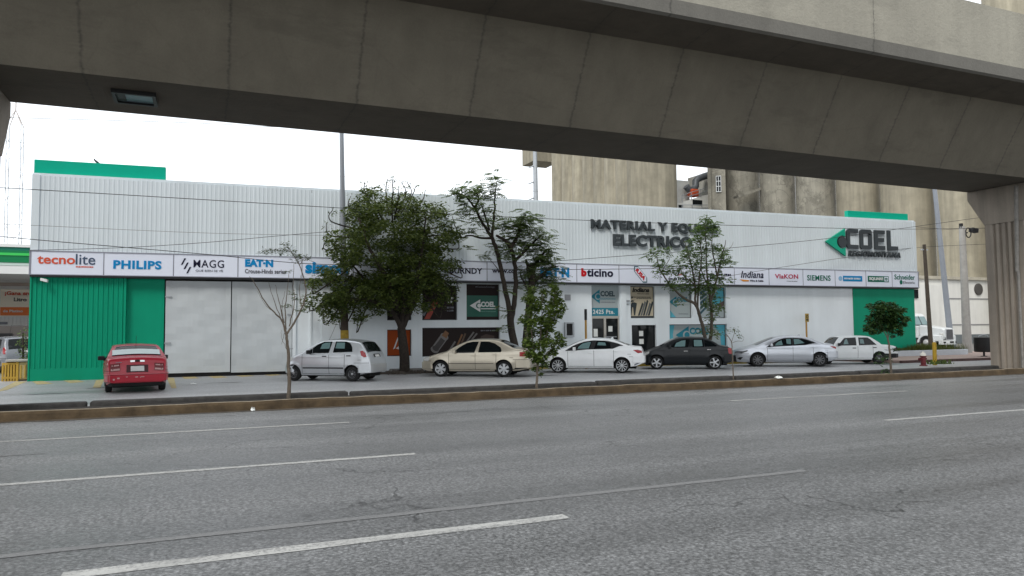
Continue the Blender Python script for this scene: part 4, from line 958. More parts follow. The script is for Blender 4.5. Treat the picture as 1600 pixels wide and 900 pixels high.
# litter
for k, (px, py, w, lab) in enumerate([(302,601,.28,'crumpled white litter on the lane before the gates'),(1217,591,.40,'flattened white litter lying on the median kerb'),(395,642,.10,'scrap of white litter in the road gutter')]):
    c = gnd(px, py, .21 if k == 1 else .01); rr = random.Random(k); b = MB(); pts = []
    n = 9; ctr = (0,0,.07)
    rim = [(w*rr.uniform(.3,.55)*math.cos(6.28*q/n), .6*w*rr.uniform(.3,.55)*math.sin(6.28*q/n), rr.uniform(.0,.05)) for q in range(n)]
    for q in range(n): b.face([rim[q], rim[(q+1) % n], (rr.uniform(-.04,.04),rr.uniform(-.03,.03),rr.uniform(.05,.10))]); 
    b.face(rim[::-1]); o = b.build('litter', M_paper); o.location = c; tag(o, lab, 'litter')

# ================================================================== TREES
def catmull(P, n=5):
    P = [Vector(p) for p in P]; out = []
    for k in range(len(P)-1):
        p0, p1, p2, p3 = P[max(k-1,0)], P[k], P[k+1], P[min(k+2,len(P)-1)]
        for j in range(n):
            t = j/n; out.append(.5*((2*p1)+(p2-p0)*t+(2*p0-5*p1+4*p2-p3)*t*t+(3*p1-p0-3*p2+p3)*t**3))
    out.append(P[-1]); return out
def limb(b, P, r0, r1, rr, wob=.02, n=7, ends=None):
    Q = catmull(P); m = len(Q)
    Q = [q+Vector((rr.gauss(0,wob),rr.gauss(0,wob),0))*(1 if 0 < i < m-1 else 0) for i, q in enumerate(Q)]
    b.tube(Q, [r0+(r1-r0)*i/(m-1) for i in range(m)], n); return Q
def leaf(b, p, L, W, rr, droop=.3, flat=False):
    a = rr.uniform(0,6.283); el = rr.uniform(-.5,.5)-droop if not flat else rr.uniform(-.25,.15)
    t = Vector((math.cos(a)*math.cos(el), math.sin(a)*math.cos(el), math.sin(el)))
    s = t.cross(Vector((0,0,1))).normalized(); nrm = s.cross(t); ro = rr.uniform(-.9,.9) if not flat else rr.uniform(-.35,.35)
    s = s*math.cos(ro)+nrm*math.sin(ro)
    b.face([p, p+t*L*.5+s*W*.5-nrm*.0, p+t*L, p+t*L*.5-s*W*.5])
def fol(b, c, r, n, L, W, rr, squash=.8, flat=False, droop=.3, shell=.55):
    for k in range(n):
        while True:
            q = Vector((rr.uniform(-1,1),rr.uniform(-1,1),rr.uniform(-1,1)))
            if q.length < 1: break
        q = q.normalized()*(q.length**shell); q.z *= squash
        leaf(b, Vector(c)+q*r, L*rr.uniform(.5,1.4), W*rr.uniform(.7,1.2), rr, droop, flat)
def fronds(b, c, r, n, rr, L=.42):
    """feathery compound leaves: flat tiers of leaflets along a rachis"""
    for k in range(n):
        a = rr.uniform(0,6.283); q = Vector((rr.gauss(0,.5),rr.gauss(0,.5),rr.gauss(0,.38)))*r; p = Vector(c)+q
        el = rr.uniform(-.35,.25); t = Vector((math.cos(a)*math.cos(el),math.sin(a)*math.cos(el),math.sin(el))); s = t.cross(Vector((0,0,1))).normalized()
        LL = L*rr.uniform(.6,1.2)
        for j in range(6):
            f = (j+.6)/6; base = p+t*LL*f-Vector((0,0,.14*LL*f*f)); w = LL*.34*(1-.55*abs(f-.45))
            for sg in (-1,1): b.face([base, base+s*sg*w*.5+t*.045, base+s*sg*w+t*.03-Vector((0,0,.03)), base+s*sg*w*.5-t*.03])
def tree(name, base, label, group=None):
    o = empty(name, base); return tag(o, label, 'tree', group)
def finish(o, tb, lb, mb, ml, loc, crown='crown'):
    inv = Matrix.Translation(-Vector(loc))
    for bb in (tb, lb): bb.v = [tuple(Vector(v)-Vector(loc)) for v in bb.v]
    tb.build('trunk', mb, o, smooth=60); lb.build(crown, ml, o)

# --- big dense tree
rr = random.Random(42); TY = 30.6
def A_(x, y, dy=0): return at(x, y, TY+dy)
base = A_(632,583); base.z = 0; o = tree('dense_tree', base, 'largest dark dense tree with a forked trunk in front of the orange poster')
tb, lb = MB(), MB()
Q = [base-Vector((0,0,.1)), A_(632,560), A_(629,530), A_(627,512)]; tb.tube(catmull(Q), [.235-.004*i for i in range(16)], 10)
forks = [([A_(627,514),A_(618,495),A_(600,470),A_(575,440),A_(545,410)],.12,.03),([A_(628,514),A_(640,490),A_(655,460),A_(675,430),A_(695,400)],.12,.03),
         ([A_(627,510),A_(630,470),A_(625,420),A_(615,360),A_(612,315)],.10,.02),([A_(610,485,-.4),A_(580,470,-.8),A_(545,468,-1),A_(510,465,-1.2)],.10,.03),
         ([A_(640,490,.2),A_(650,440,-1),A_(660,390,-1.5),A_(665,340,-1.6)],.11,.03),([A_(622,480,-.3),A_(600,430,-1.3),A_(575,380,-1.6),A_(560,340,-1.4)],.11,.03),([A_(632,480,.2),A_(640,420,1),A_(650,360,1.4)],.1,.03)]
for P, r0, r1 in forks: limb(tb, P, r0, r1, rr)
lobes = [(605,335,62,30),(560,340,40,22),(650,335,45,25),(600,385,85,34),(540,385,36,22),(665,385,44,26),(575,430,70,32),(660,430,50,28),(620,455,55,22),(530,450,42,26),(500,475,22,14),(545,482,40,18),(590,470,40,18),(695,420,22,18),(685,455,30,22),(600,312,40,14),(655,468,26,18),(700,360,16,14),(515,475,18,12),(640,405,60,40),(560,455,50,30)]
for x, y, rx, rz in lobes:
    for dy in (-1.0, .4):
        k = rr.uniform(-.35,.35); c = A_(x, y, dy+k)
        # a lobe is a handful of clumps, each its own spray of leaves, so gaps stay between them
        for q in range(max(4, int(rx*rz/95))):
            a = Vector((rr.uniform(-1,1), rr.uniform(-1,1), rr.uniform(-1,1)))
            if a.length > 1: a.normalize()
            p = c+Vector((a.x*rx/37, a.y*rx/37*.8, a.z*rz/37)); rad = rr.uniform(.22,.42)
            fol(lb, p, rad, int(rr.uniform(60,95)), .15, .08, rr, .75)
for x, y in ((570,288),(605,284),(612,280),(636,288),(585,300),(650,294),(664,300),(520,330),(510,352),(512,375),(492,442),(488,470),(530,500),(560,503),(505,490),(706,350),(712,375),(716,420),(712,440),(702,470),(690,480),(622,296),(548,310),(675,320),(690,335),(575,300),(627,288)):
    c = A_(x, y, rr.uniform(-1,.6)); fol(lb, c, .2, 20, .12, .06, rr, 1.0)
    limb(tb, [c+Vector((0,0,.1)), c+Vector((rr.uniform(-.2,.2),0,-.4)), A_((x+610)/2,(y+390)/2)], .012, .04, rr, .01, 5)
finish(o, tb, lb, M_bark, M_leaf1, base)
# rubble and dry leaves at its foot
b = MB(); rr = random.Random(21)
for k in range(60):
    x, y = base.x+rr.gauss(0,.9), base.y-.15+rr.gauss(0,.3); s = rr.uniform(.03,.13)
    b.obox((x,y,s*.4), Vector((1,rr.uniform(-1,1),rr.uniform(-.3,.3))).normalized(), Vector((rr.uniform(-.4,.4),1,.2)).normalized(), Vector((.1,.1,1)), s, s*.7, s*.5)
o = b.build('rubble', mat('rubble',(.10,.085,.07),.95,var=.5,vscale=8)); o['kind'] = 'stuff'
b = MB(); b.prism([(base.x+1.5*math.cos(a)*(1+.15*math.sin(3*a)), base.y-.1+.62*math.sin(a)) for a in [k*math.pi/10 for k in range(20)]], lambda u,v,d: Vector((u,v,d)), -.02, .045); struct(b.build('tree_pit_soil', mat('pit_soil',(.07,.06,.05),1,var=.4,vscale=6,bump=.6)))

# --- two feathery trees behind the beige saloon
TY = 29.3; rr = random.Random(5)
base = A_(808,570); base.z = 0; o = tree('feathery_tree', base, 'thin dark tree whose stem splits into a V and sprays feathery leaves above the roof')
tb, lb = MB(), MB()
tb.tube(catmull([base-Vector((0,0,.1)), A_(806,550), A_(799,515), A_(797,490)]), [.19-.003*i for i in range(16)], 10)
for P, r0, r1 in (([A_(797,492),A_(792,465),A_(784,425),A_(774,385),A_(768,368)],.12,.075),([A_(768,370),A_(752,345),A_(742,325),A_(728,308),A_(712,300)],.075,.02),([A_(742,326),A_(748,312),A_(744,300)],.06,.02),
    ([A_(769,372),A_(752,372),A_(735,368),A_(722,372)],.06,.02),([A_(722,372),A_(712,355),A_(707,338)],.03,.012),([A_(769,370),A_(772,340),A_(773,310),A_(776,283)],.07,.015),([A_(765,360),A_(756,330),A_(752,318)],.05,.02),
    ([A_(799,500),A_(804,470),A_(806,440),A_(803,405),A_(798,385)],.12,.08),([A_(798,388),A_(790,376),A_(775,368)],.10,.05),([A_(798,388),A_(810,365),A_(815,345),A_(822,335)],.09,.02),([A_(803,410),A_(818,395),A_(835,378),A_(850,365)],.08,.02),([A_(784,430),A_(770,410),A_(757,398)],.02,.008)):
    limb(tb, P, r0, r1, rr, .012)
for x, y, r, n in ((712,300,14,14),(725,300,16,18),(742,298,18,22),(758,300,16,16),(770,275,8,5),(774,284,9,8),(773,300,10,8),(735,318,16,14),(755,325,16,14),(745,345,12,9),(712,345,8,5),(720,330,8,6),(735,362,12,9),(760,345,10,7),(785,350,16,14),(800,355,20,28),(815,345,18,24),(825,355,20,28),(840,365,16,18),(795,375,16,16),(812,378,24,36),(832,385,22,32),(850,385,14,14),(858,398,12,10),(846,405,16,18),(822,330,8,5),(838,342,8,5),(852,372,10,8),(800,400,14,14),(790,392,14,12),(775,385,10,6),(757,398,8,4),(727,388,6,3),(790,455,10,4),(785,485,9,4),(788,515,9,5),(809,450,9,4)):
    fronds(lb, A_(x,y,rr.uniform(-.6,.6)), r/37, int(n*2.1), rr, .46)
finish(o, tb, lb, M_bark, M_leaf2, base)
TY = 29.6
base = A_(820,566); base.z = 0; o = tree('feathery_tree', base, 'straight dark leaning trunk just right of the V-shaped tree, partly behind the green sapling')
tb, lb = MB(), MB()
tb.tube(catmull([base-Vector((0,0,.1)), A_(822,535), A_(827,480), A_(831,440), A_(832,412)]), [.185-.0025*i for i in range(21)], 10)
for P, r0, r1 in (([A_(831,440),A_(826,420),A_(822,405)],.12,.05),([A_(832,425),A_(842,405),A_(850,395),A_(858,388)],.10,.03),([A_(831,445),A_(845,430),A_(862,418),A_(872,416)],.09,.02),([A_(829,460),A_(818,440),A_(812,425)],.06,.02)): limb(tb, P, r0, r1, rr, .012)
for x, y, r, n in ((835,415,22,30),(850,405,18,20),(862,410,14,14),(845,430,22,36),(860,425,18,20),(830,438,18,26),(850,442,20,32),(865,440,16,18),(872,420,12,8),(840,400,16,16),(818,425,12,10)):
    fronds(lb, A_(x,y,rr.uniform(-.6,.6)), r/37, int(n*1.35), rr, .46)
finish(o, tb, lb, M_bark, M_leaf2, base)

# --- slender multi-stemmed tree before the raised letters
TY = 28.3; rr = random.Random(9)
base = A_(1106,560); base.z = 0.0; o = tree('slender_tree', base, 'slender open tree with several thin stems in front of the raised wall letters')
tb, lb = MB(), MB()
stems = [([base,A_(1101,525),A_(1094,495),A_(1086,475),A_(1072,468),A_(1056,455),A_(1042,438),A_(1030,418),A_(1026,400)],.10,.02),
 ([A_(1087,478),A_(1086,445),A_(1080,415),A_(1074,390),A_(1068,375)],.06,.012),([A_(1090,480),A_(1092,440),A_(1096,405),A_(1093,375)],.05,.012),
 ([base,A_(1111,520),A_(1112,490),A_(1108,455),A_(1104,420),A_(1103,380),A_(1101,340)],.10,.012),([A_(1111,470),A_(1118,445),A_(1125,415),A_(1130,392),A_(1134,375)],.06,.012),
 ([A_(1108,450),A_(1097,425),A_(1094,405)],.04,.012),([A_(1120,430),A_(1115,400),A_(1112,375),A_(1116,350)],.04,.01),([A_(1130,392),A_(1140,388),A_(1146,378)],.012,.006),([A_(1042,438),A_(1035,425),A_(1045,405),A_(1040,392)],.02,.008),([A_(1086,445),A_(1068,430),A_(1058,405)],.03,.01)]
for P, r0, r1 in stems: limb(tb, P, r0, r1, rr, .01, 6)
for x, y, r, n in ((1101,342,8,8),(1103,355,14,20),(1112,352,10,12),(1092,362,12,14),(1118,362,8,8),(1100,375,14,18),(1085,378,10,10),(1078,395,12,12),(1092,395,12,14),(1108,390,10,10),(1120,385,8,7),(1128,392,10,10),(1133,402,10,12),(1138,410,8,7),(1122,410,12,12),(1100,410,12,12),(1085,412,12,12),(1068,400,10,8),(1060,410,10,8),(1026,393,9,8),(1040,394,9,7),(1015,400,6,4),(1030,410,9,9),(1030,425,10,10),(1040,420,9,7),(1055,425,10,8),(1070,425,12,11),(1088,430,12,12),(1105,432,12,12),(1122,430,10,9),(1048,440,9,7),(1066,446,14,16),(1084,448,14,18),(1100,450,14,18),(1116,446,12,12),(1130,440,8,5),(1142,437,6,4),(1118,465,10,10),(1108,475,10,10),(1116,485,12,12),(1108,498,9,8),(1126,480,8,6),(1060,470,7,4),(1045,448,8,6),(1112,510,8,5),(1100,518,6,4),(1118,520,7,5)):
    c = A_(x,y,rr.uniform(-.5,.5)); fronds(lb, c, r/36, int(n*1.0), rr, .36); fol(lb, c, r/36*1.15, int(n*6), .17, .07, rr, .9, droop=.35)
finish(o, tb, lb, M_barkl, M_leaf5, base)

# --- saplings planted in the median
TY = 20.35; GR = 'young trees planted along the median'
def S_(x, y, d=0): return at(x, y, 20.35+d)
rr = random.Random(31); base = S_(451,622); base.z = .02; o = tree('bare_sapling', base, 'nearly bare young tree with wispy leaf tufts in the median, leftmost of the row', GR)
tb, lb = MB(), MB()
for P, r0, r1 in (([base,S_(452,590),S_(450,545),S_(447,522)],.052,.034),([S_(447,522),S_(440,500),S_(425,485),S_(410,465),S_(398,442),S_(390,432)],.026,.006),([S_(447,524),S_(462,500),S_(472,480),S_(478,458),S_(476,440),S_(468,415),S_(456,395),S_(445,383)],.028,.006),
   ([S_(447,515),S_(446,480),S_(449,455),S_(452,425)],.018,.004),([S_(444,505),S_(436,470),S_(430,445)],.016,.004),([S_(452,510),S_(460,475),S_(458,440),S_(460,410)],.016,.004),([S_(440,500),S_(428,470),S_(420,440)],.012,.004),([S_(472,480),S_(468,455),S_(470,430)],.012,.004),([S_(449,530),S_(443,510),S_(441,480),S_(445,455)],.012,.004),([S_(445,520),S_(440,538)],.008,.003),([S_(456,395),S_(440,388),S_(428,392)],.008,.004),([S_(468,415),S_(474,405),S_(480,402)],.008,.004),([S_(425,485),S_(414,476),S_(402,455)],.008,.003),([S_(449,548),S_(441,530),S_(439,515)],.006,.003)): limb(tb, P, r0, r1, rr, .006, 6)
for x, y, r, n in ((430,391,6,22),(416,393,8,30),(440,393,6,20),(452,390,7,26),(458,398,8,30),(462,407,7,22),(478,404,7,26),(472,400,5,14),(446,380,6,14),(452,425,4,12),(456,458,4,14),(462,466,4,14),(448,478,6,18),(466,486,5,10),(478,480,4,8),(437,397,4,10)):
    fol(lb, S_(x,y,rr.uniform(-.2,.2)), r/57, int(n*1.5), .14, .030, rr, .6, droop=.05)
finish(o, tb, lb, M_barkl, M_leafg, base)
rr = random.Random(32); base = S_(839,606); base.z = .02; o = tree('leafy_sapling', base, 'bright green upright sapling with dense leafy stems in the median before the white saloon', GR)
tb, lb = MB(), MB()
for P, r0, r1 in (([base,S_(839,585),S_(840,570)],.045,.035),([S_(840,572),S_(833,540),S_(830,500),S_(832,455)],.028,.006),([S_(840,572),S_(850,540),S_(858,505),S_(866,465),S_(868,450)],.028,.006),([S_(840,570),S_(844,530),S_(846,490),S_(848,458)],.022,.006),([S_(846,560),S_(862,545),S_(876,528)],.016,.006),([S_(835,555),S_(826,535),S_(822,510)],.016,.006),([S_(858,505),S_(870,490),S_(880,475)],.012,.005),([S_(832,500),S_(822,490),S_(814,500)],.01,.004)): limb(tb, P, r0, r1, rr, .006, 6)
for x, y, r, n in ((830,452,8,40),(826,466,9,55),(834,470,9,55),(832,486,9,55),(838,500,9,55),(828,505,8,45),(830,520,9,55),(824,535,9,55),(833,540,9,60),(828,552,8,45),(838,560,8,45),(846,556,9,50),(846,540,9,50),(850,525,10,60),(856,512,10,60),(852,500,10,60),(862,498,9,50),(858,484,10,60),(864,472,9,55),(868,458,8,45),(866,448,6,25),(874,470,7,30),(878,480,7,30),(872,490,8,35),(848,468,7,35),(850,455,6,25),(858,535,9,45),(862,550,7,30),(868,540,8,35),(876,530,7,30),(880,536,5,18),(872,522,6,22),(846,515,7,30),(842,480,6,25),(815,500,5,16),(820,496,5,16),(838,575,5,16),(844,585,3,8),(850,568,6,22)):
    fol(lb, S_(x,y,rr.uniform(-.35,.35)), r/57, int(n*2.8), .125, .072, rr, 1.0)
finish(o, tb, lb, M_barkl, M_leaf3, base)
rr = random.Random(33); base = S_(1146,592); base.z = .02; o = tree('thin_sapling', base, 'spindly sapling with a bent top and few leaves in front of the dark saloon tail', GR)
tb, lb = MB(), MB()
for P, r0, r1 in (([base,S_(1145,570),S_(1144,548),S_(1143,535),S_(1138,526),S_(1134,522)],.024,.010),([S_(1143,535),S_(1147,522),S_(1149,512)],.010,.004),([S_(1143,536),S_(1152,533),S_(1160,533),S_(1161,528),S_(1158,522)],.008,.004),([S_(1138,526),S_(1128,522),S_(1120,520)],.008,.004)): limb(tb, P, r0, r1, rr, .004, 6)
for x, y, r, n in ((1148,513,6,16),(1143,518,6,14),(1152,520,6,14),(1156,526,5,10),(1128,520,6,12),(1120,518,6,12),(1112,522,5,10),(1135,515,5,8),(1120,527,5,8)): fol(lb, S_(x,y,rr.uniform(-.15,.15)), r/50, n, .09, .05, rr, .7)
finish(o, tb, lb, M_barkl, M_leafg, base)
rr = random.Random(34); base = S_(1392,581); base.z = .02; o = tree('round_sapling', base, 'small tree with a round dark green crown in the median before the green corner', GR)
tb, lb = MB(), MB()
for P, r0, r1 in (([base,S_(1391,560),S_(1389,540),S_(1387,528)],.045,.03),([S_(1387,530),S_(1380,515),S_(1372,500)],.022,.008),([S_(1387,530),S_(1392,512),S_(1398,495)],.022,.008),([S_(1387,528),S_(1386,510),S_(1385,490)],.02,.006),([S_(1390,548),S_(1395,545),S_(1400,546)],.006,.003),([S_(1391,570),S_(1384,562),S_(1378,556)],.008,.004)): limb(tb, P, r0, r1, rr, .005, 6)
for x, y, r, n in ((1385,490,16,260),(1372,485,11,130),(1398,488,12,140),(1364,500,11,120),(1405,502,11,120),(1384,505,14,200),(1370,512,10,100),(1398,512,10,100),(1359,478,5,20),(1410,484,5,24),(1355,512,6,30),(1416,498,5,24),(1362,518,5,26),(1406,520,5,26),(1392,478,8,60),(1376,476,8,60),(1396,525,3,10),(1376,554,9,9),(1384,562,8,7),(1372,564,8,6),(1384,580,5,14),(1398,546,3,8)):
    fol(lb, S_(x,y,rr.uniform(-.3,.3)), r/50*1.2, int(n*3.6), .12, .065, rr, .9)
finish(o, tb, lb, M_barkl, M_leaf4, base)
# shrubby growth at the left behind the barrier
base = Vector((at(37,560,38).x,38,0)); o = tree('roadside_shrub', base, 'dark narrow shrub between the barrier and the green corner'); o['category'] = 'shrub'; rr = random.Random(40)
tb, lb = MB(), MB(); tb.tube([base, at(36,520,38)], [.06,.03], 6)
for x, y in ((37,565),(39,550),(36,535),(40,520),(38,575),(42,560)): fol(lb, at(x,y,38), .28, 70, .13, .06, rr)
finish(o, tb, lb, M_bark, M_leaf2, base)

# ================================================================== CARS
def paint(name, c, metal=.0, rough=.32, coat=.45): 
    m = mat('car_paint_'+name, c, rough, metal, var=.05, vscale=2.5, coat=coat, spec=.3); return m
M_tyre = mat('tyre_rubber', (.014,.014,.014), .85, bump=.3, bscale=60)
M_rim = mat('alloy_silver', (.42,.43,.44), .32, .75)
M_rimd = mat('alloy_dark', (.13,.13,.135), .4, .5)
M_steelrim = mat('steel_rim', (.10,.10,.105), .5, .5)
M_carglass = mat('car_glass', (.005,.007,.008), .04, spec=.28)
M_carglassT = mat('car_glass_seen_through', (.13,.21,.21), .06, spec=.4)
M_seatdark = mat('cabin_dark', (.012,.013,.014), .4)
M_lampred = mat('tail_lamp_red', (.30,.008,.012), .2, coat=.5)
M_lampclear = mat('lamp_clear', (.50,.50,.48), .15, coat=.6)
M_lampdark = mat('lamp_smoked', (.06,.065,.07), .12, coat=.6)
M_chrome = mat('chrome', (.60,.60,.60), .15, 1)
M_plate = mat('plate_white', (.55,.55,.54), .5)
M_under = mat('underbody_black', (.008,.008,.008), .9)

def interp(pts, x):
    if x <= pts[0][0]: return pts[0][1]
    for (a, fa), (c, fc) in zip(pts[:-1], pts[1:]):
        if x <= c: return fa+(fc-fa)*(x-a)/(c-a)
    return pts[-1][1]
def smooth_profile(pts, n=6):
    """monotone (x) profile softened with a spline so panels curve"""
    out = []
    for k in range(len(pts)-1):
        p0, p1, p2, p3 = pts[max(k-1,0)], pts[k], pts[k+1], pts[min(k+2,len(pts)-1)]
        def sl(a, c): return (c[1]-a[1])/(c[0]-a[0]) if c[0] > a[0] else 0
        d1, d2, d3 = sl(p0,p1), sl(p1,p2), sl(p2,p3)
        m1 = 0 if (k == 0) else (0 if d1*d2 <= 0 else 2*d1*d2/(d1+d2)); m2 = 0 if k == len(pts)-2 else (0 if d2*d3 <= 0 else 2*d2*d3/(d2+d3))
        if k == 0: m1 = d2
        if k == len(pts)-2: m2 = d2
        h = p2[0]-p1[0]
        for j in range(n):
            t = j/n
            out.append((p1[0]+h*t, (2*t**3-3*t*t+1)*p1[1]+(t**3-2*t*t+t)*h*m1+(-2*t**3+3*t*t)*p2[1]+(t**3-t*t)*h*m2))
    out.append(pts[-1]); return out

class Car:
    def __init__(s, name, label, sp):
        s.sp = sp; s.top = smooth_profile(sp['top']); s.bot = sp['bot']; s.L = sp['top'][-1][0]; s.W = sp['W']; s.belt = sp['belt']; s.zr = max(z for _, z in sp['top'])
        s.ff = sp.get('ff',.95); s.fr = sp.get('fr',.85); s.af = sp.get('af',.20); s.ar = sp.get('ar',.15)
        s.root = empty(name); tag(s.root, label, sp.get('cat','car'), sp.get('group','cars parked in front of the warehouse'))
        s.paint = sp['paint']; s.xm = (sp['xf']+sp['xr'])/2
        s.body(); s.wheels(); s.details()
    def zt(s, x): return interp(s.top, x)
    def zb(s, x): return interp(s.bot, x)
    def w(s, x, z):
        P = 1.0
        if x < s.ff: P -= s.af*((s.ff-x)/s.ff)**2.6
        if x > s.L-s.fr: P -= s.ar*((x-s.L+s.fr)/s.fr)**2.4
        zb = .22; zm = .56
        if z < zm: h = 1-.105*((zm-z)/(zm-zb))**2
        elif z < s.belt: h = 1-.035*((z-zm)/(s.belt-zm))**2
        else: h = .965-(.965-s.sp.get('roofw',.715))*((z-s.belt)/(s.zr-s.belt))**1.05
        # shoulder crease and arch flares
        h += .012*math.exp(-((z-s.belt+.10)/.035)**2)
        for xc in (s.sp['xf'], s.sp['xr']):
            d_ = math.hypot(x-xc, z-s.sp['r']); h -= .006*math.exp(-((z-.44)/.07)**2); h += .018*math.exp(-((d_-s.sp['r']-.07)/.06)**2)
        return s.W*P*h
    def corner(s, x):
        zt, zb = s.zt(x), s.zb(x); rc = min(s.sp.get('rc',.085), .4*(zt-zb)); ry = rc*1.25
        return zt, zb, rc, ry
    def topz(s, x, y):
        zt, zb, rc, ry = s.corner(x); we = s.w(x, zt-rc)-ry; cr = .035
        return zt-cr*(y/max(we,.1))**2 if abs(y) <= we else zt-cr
    def topw(s, x): zt, zb, rc, ry = s.corner(x); return s.w(x, zt-rc)-ry
    def ring(s, x):
        zt, zb, rc, ry = s.corner(x); cr = .035; out = [(0,zb),(s.w(x,zb)-.05,zb)]
        zc = zt-cr-rc
        n = 16
        for k in range(n+1): z = zb+.02+(zc-zb-.02)*k/n; out.append((s.w(x,z), z))
        w0 = s.w(x, zc)
        for k in range(1,6): a = math.pi/2*k/5; out.append((w0-ry*(1-math.cos(a)), zc+rc*math.sin(a)))
        we = w0-ry
        for k in range(1,7): y = we*(1-k/6); out.append((y, zt-cr*(y/we)**2))
        return out
    def body(s):
        xs = sorted(set([round(x,4) for x, _ in s.top]+[s.L*k/46 for k in range(47)])); xs2 = [xs[0]]
        for x in xs[1:]:
            if x-xs2[-1] > .012: xs2.append(x)
        if xs2[-1] < s.L: xs2[-1] = s.L
        V = []; F = []; half = [s.ring(x) for x in xs2]; n = len(half[0]); N = 2*n-2
        for x, h in zip(xs2, half):
            for y, z in h: V.append((x-s.xm, y, z))
            for y, z in h[-2:0:-1]: V.append((x-s.xm, -y, z))
        for i in range(len(xs2)-1):
            for k in range(N): q = (k+1) % N; F.append((i*N+k, i*N+q, (i+1)*N+q, (i+1)*N+k))
        F.append(tuple(range(N-1,-1,-1))); F.append(tuple((len(xs2)-1)*N+k for k in range(N)))
        me = bpy.data.meshes.new('body'); me.from_pydata(V, [], F); me.materials.append(s.paint); me.materials.append(M_under)
        bm = bmesh.new(); bm.from_mesh(me); bmesh.ops.recalc_face_normals(bm, faces=bm.faces); bm.to_mesh(me); bm.free()
        o = bpy.data.objects.new('body', me); col.objects.link(o)
        c = MB()
        for xc in (s.sp['xf'], s.sp['xr']):
            for sg in (-1,1):
                ra = s.sp['r']+s.sp.get('gap',.05); y0, y1 = (s.W-.30)*sg, (s.W+.3)*sg
                y0, y1 = min(y0,y1), max(y0,y1); nn = 28; i = len(c.v)
                for y in (y0,y1):
                    for q in range(nn): c.v.append((xc-s.xm+ra*math.cos(6.2832*q/nn), y, s.sp['r']+.01+ra*math.sin(6.2832*q/nn)))
                for q in range(nn): c.f.append((i+q, i+(q+1)%nn, i+nn+(q+1)%nn, i+nn+q)); c.m.append(1)
                c.f.append(tuple(i+q for q in range(nn))); c.m.append(1); c.f.append(tuple(i+nn+q for q in range(nn-1,-1,-1))); c.m.append(1)
        co = c.build('cutter', [s.paint, M_under])
        md = o.modifiers.new('b','BOOLEAN'); md.object = co; md.operation = 'DIFFERENCE'; md.solver = 'EXACT'
        me2 = bpy.data.meshes.new_from_object(o.evaluated_get(bpy.context.evaluated_depsgraph_get()))
        bpy.data.objects.remove(o); bpy.data.objects.remove(co)
        me2.polygons.foreach_set('use_smooth', [True]*len(me2.polygons)); me2.set_sharp_from_angle(angle=R(38)); me2.name = 'body'
        s.bodyo = bpy.data.objects.new('body', me2); col.objects.link(s.bodyo); s.bodyo.parent = s.root
        b = MB(); b.box(s.sp['xf']-s.xm-.45, s.sp['xr']-s.xm+.55, -s.W+.32, s.W-.32, .17, .5); b.build('underbody', M_under, s.root)
    # --- sheets laid on the body surface
    def side(s, x, z, sg, off): return (x-s.xm, sg*(s.w(x,z)+off), z)
    def side_poly(s, poly, off, m, name, parent=None, both=True, smooth=None):
        """polygon (x,z) filled with a fine grid that follows the body side"""
        objs = []
        for sg in ((-1,1) if both else (-1,)):
            bm = bmesh.new(); P = []
            for k in range(len(poly)):
                a, c = poly[k], poly[(k+1) % len(poly)]; n = max(1, int(math.hypot(c[0]-a[0], c[1]-a[1])/.09))
                for j in range(n): P.append((a[0]+(c[0]-a[0])*j/n, a[1]+(c[1]-a[1])*j/n))
            vs = [bm.verts.new((x, 0, z)) for x, z in P]; f = bm.faces.new(vs)
            bmesh.ops.triangulate(bm, faces=[f])
            z0, z1 = min(p[1] for p in P), max(p[1] for p in P); nz = int((z1-z0)/.06)
            for k in range(1, nz+1):
                bmesh.ops.bisect_plane(bm, geom=bm.verts[:]+bm.edges[:]+bm.faces[:], plane_co=(0,0,z0+(z1-z0)*k/(nz+1)), plane_no=(0,0,1))
            for v in bm.verts: v.co = s.side(v.co.x, v.co.z, sg, off)
            ret = bmesh.ops.extrude_face_region(bm, geom=bm.faces[:])
            for v in [g for g in ret['geom'] if isinstance(g, bmesh.types.BMVert)]: v.co.y -= sg*(off+.03)
            bmesh.ops.recalc_face_normals(bm, faces=bm.faces)
            me = bpy.data.meshes.new(name); bm.to_mesh(me); bm.free(); me.materials.append(m)
            me.polygons.foreach_set('use_smooth', [True]*len(me.polygons)); me.set_sharp_from_angle(angle=R(35))
            o = bpy.data.objects.new(name, me); col.objects.link(o); o.parent = parent or s.root; objs.append(o)
        return objs
    def top_patch(s, x0, x1, ya, yb, off, m, name, parent=None, edge=None, nx=10, ny=10):
        """sheet over the top/front/rear skin between x0..x1; ya,yb absolute y or fraction (edge)"""
        b = MB(); G = []
        for i in range(nx+1):
            x = x0+(x1-x0)*i/nx; row = []; e = .004
            sl = (s.zt(min(x+e,s.L))-s.zt(max(x-e,0)))/(min(x+e,s.L)-max(x-e,0)); nl = math.hypot(sl,1)
            for j in range(ny+1):
                y = ya+(yb-ya)*j/ny
                if edge: y *= s.topw(x)*edge
                row.append((x-s.xm-sl/nl*off, y, s.topz(x,y)+off/nl))
            G.append(row)
        for i in range(nx):
            for j in range(ny): b.face([G[i][j],G[i+1][j],G[i+1][j+1],G[i][j+1]])
        bm_ = b.build(name, m, parent or s.root, smooth=60); return bm_
    def outline(s, z, x_side, off, front=True, n=12):
        pts = []
        for k in range(n+1):
            x = x_side*(1-k/n) if front else s.L-x_side*(1-k/n); x = max(.002, min(s.L-.002, x))
            zz_ = min(z, s.zt(x)-.05); pts.append((x-s.xm, s.w(x, zz_)))
        end = -off if front else off
        path = [(x, y+off*(1 if k < n-1 else .4)) for k, (x, y) in enumerate(pts)]
        path.append(((0 if front else s.L)-s.xm+end, pts[-1][1]*.80)); 
        return path+[(x,-y) for x, y in reversed(path)]
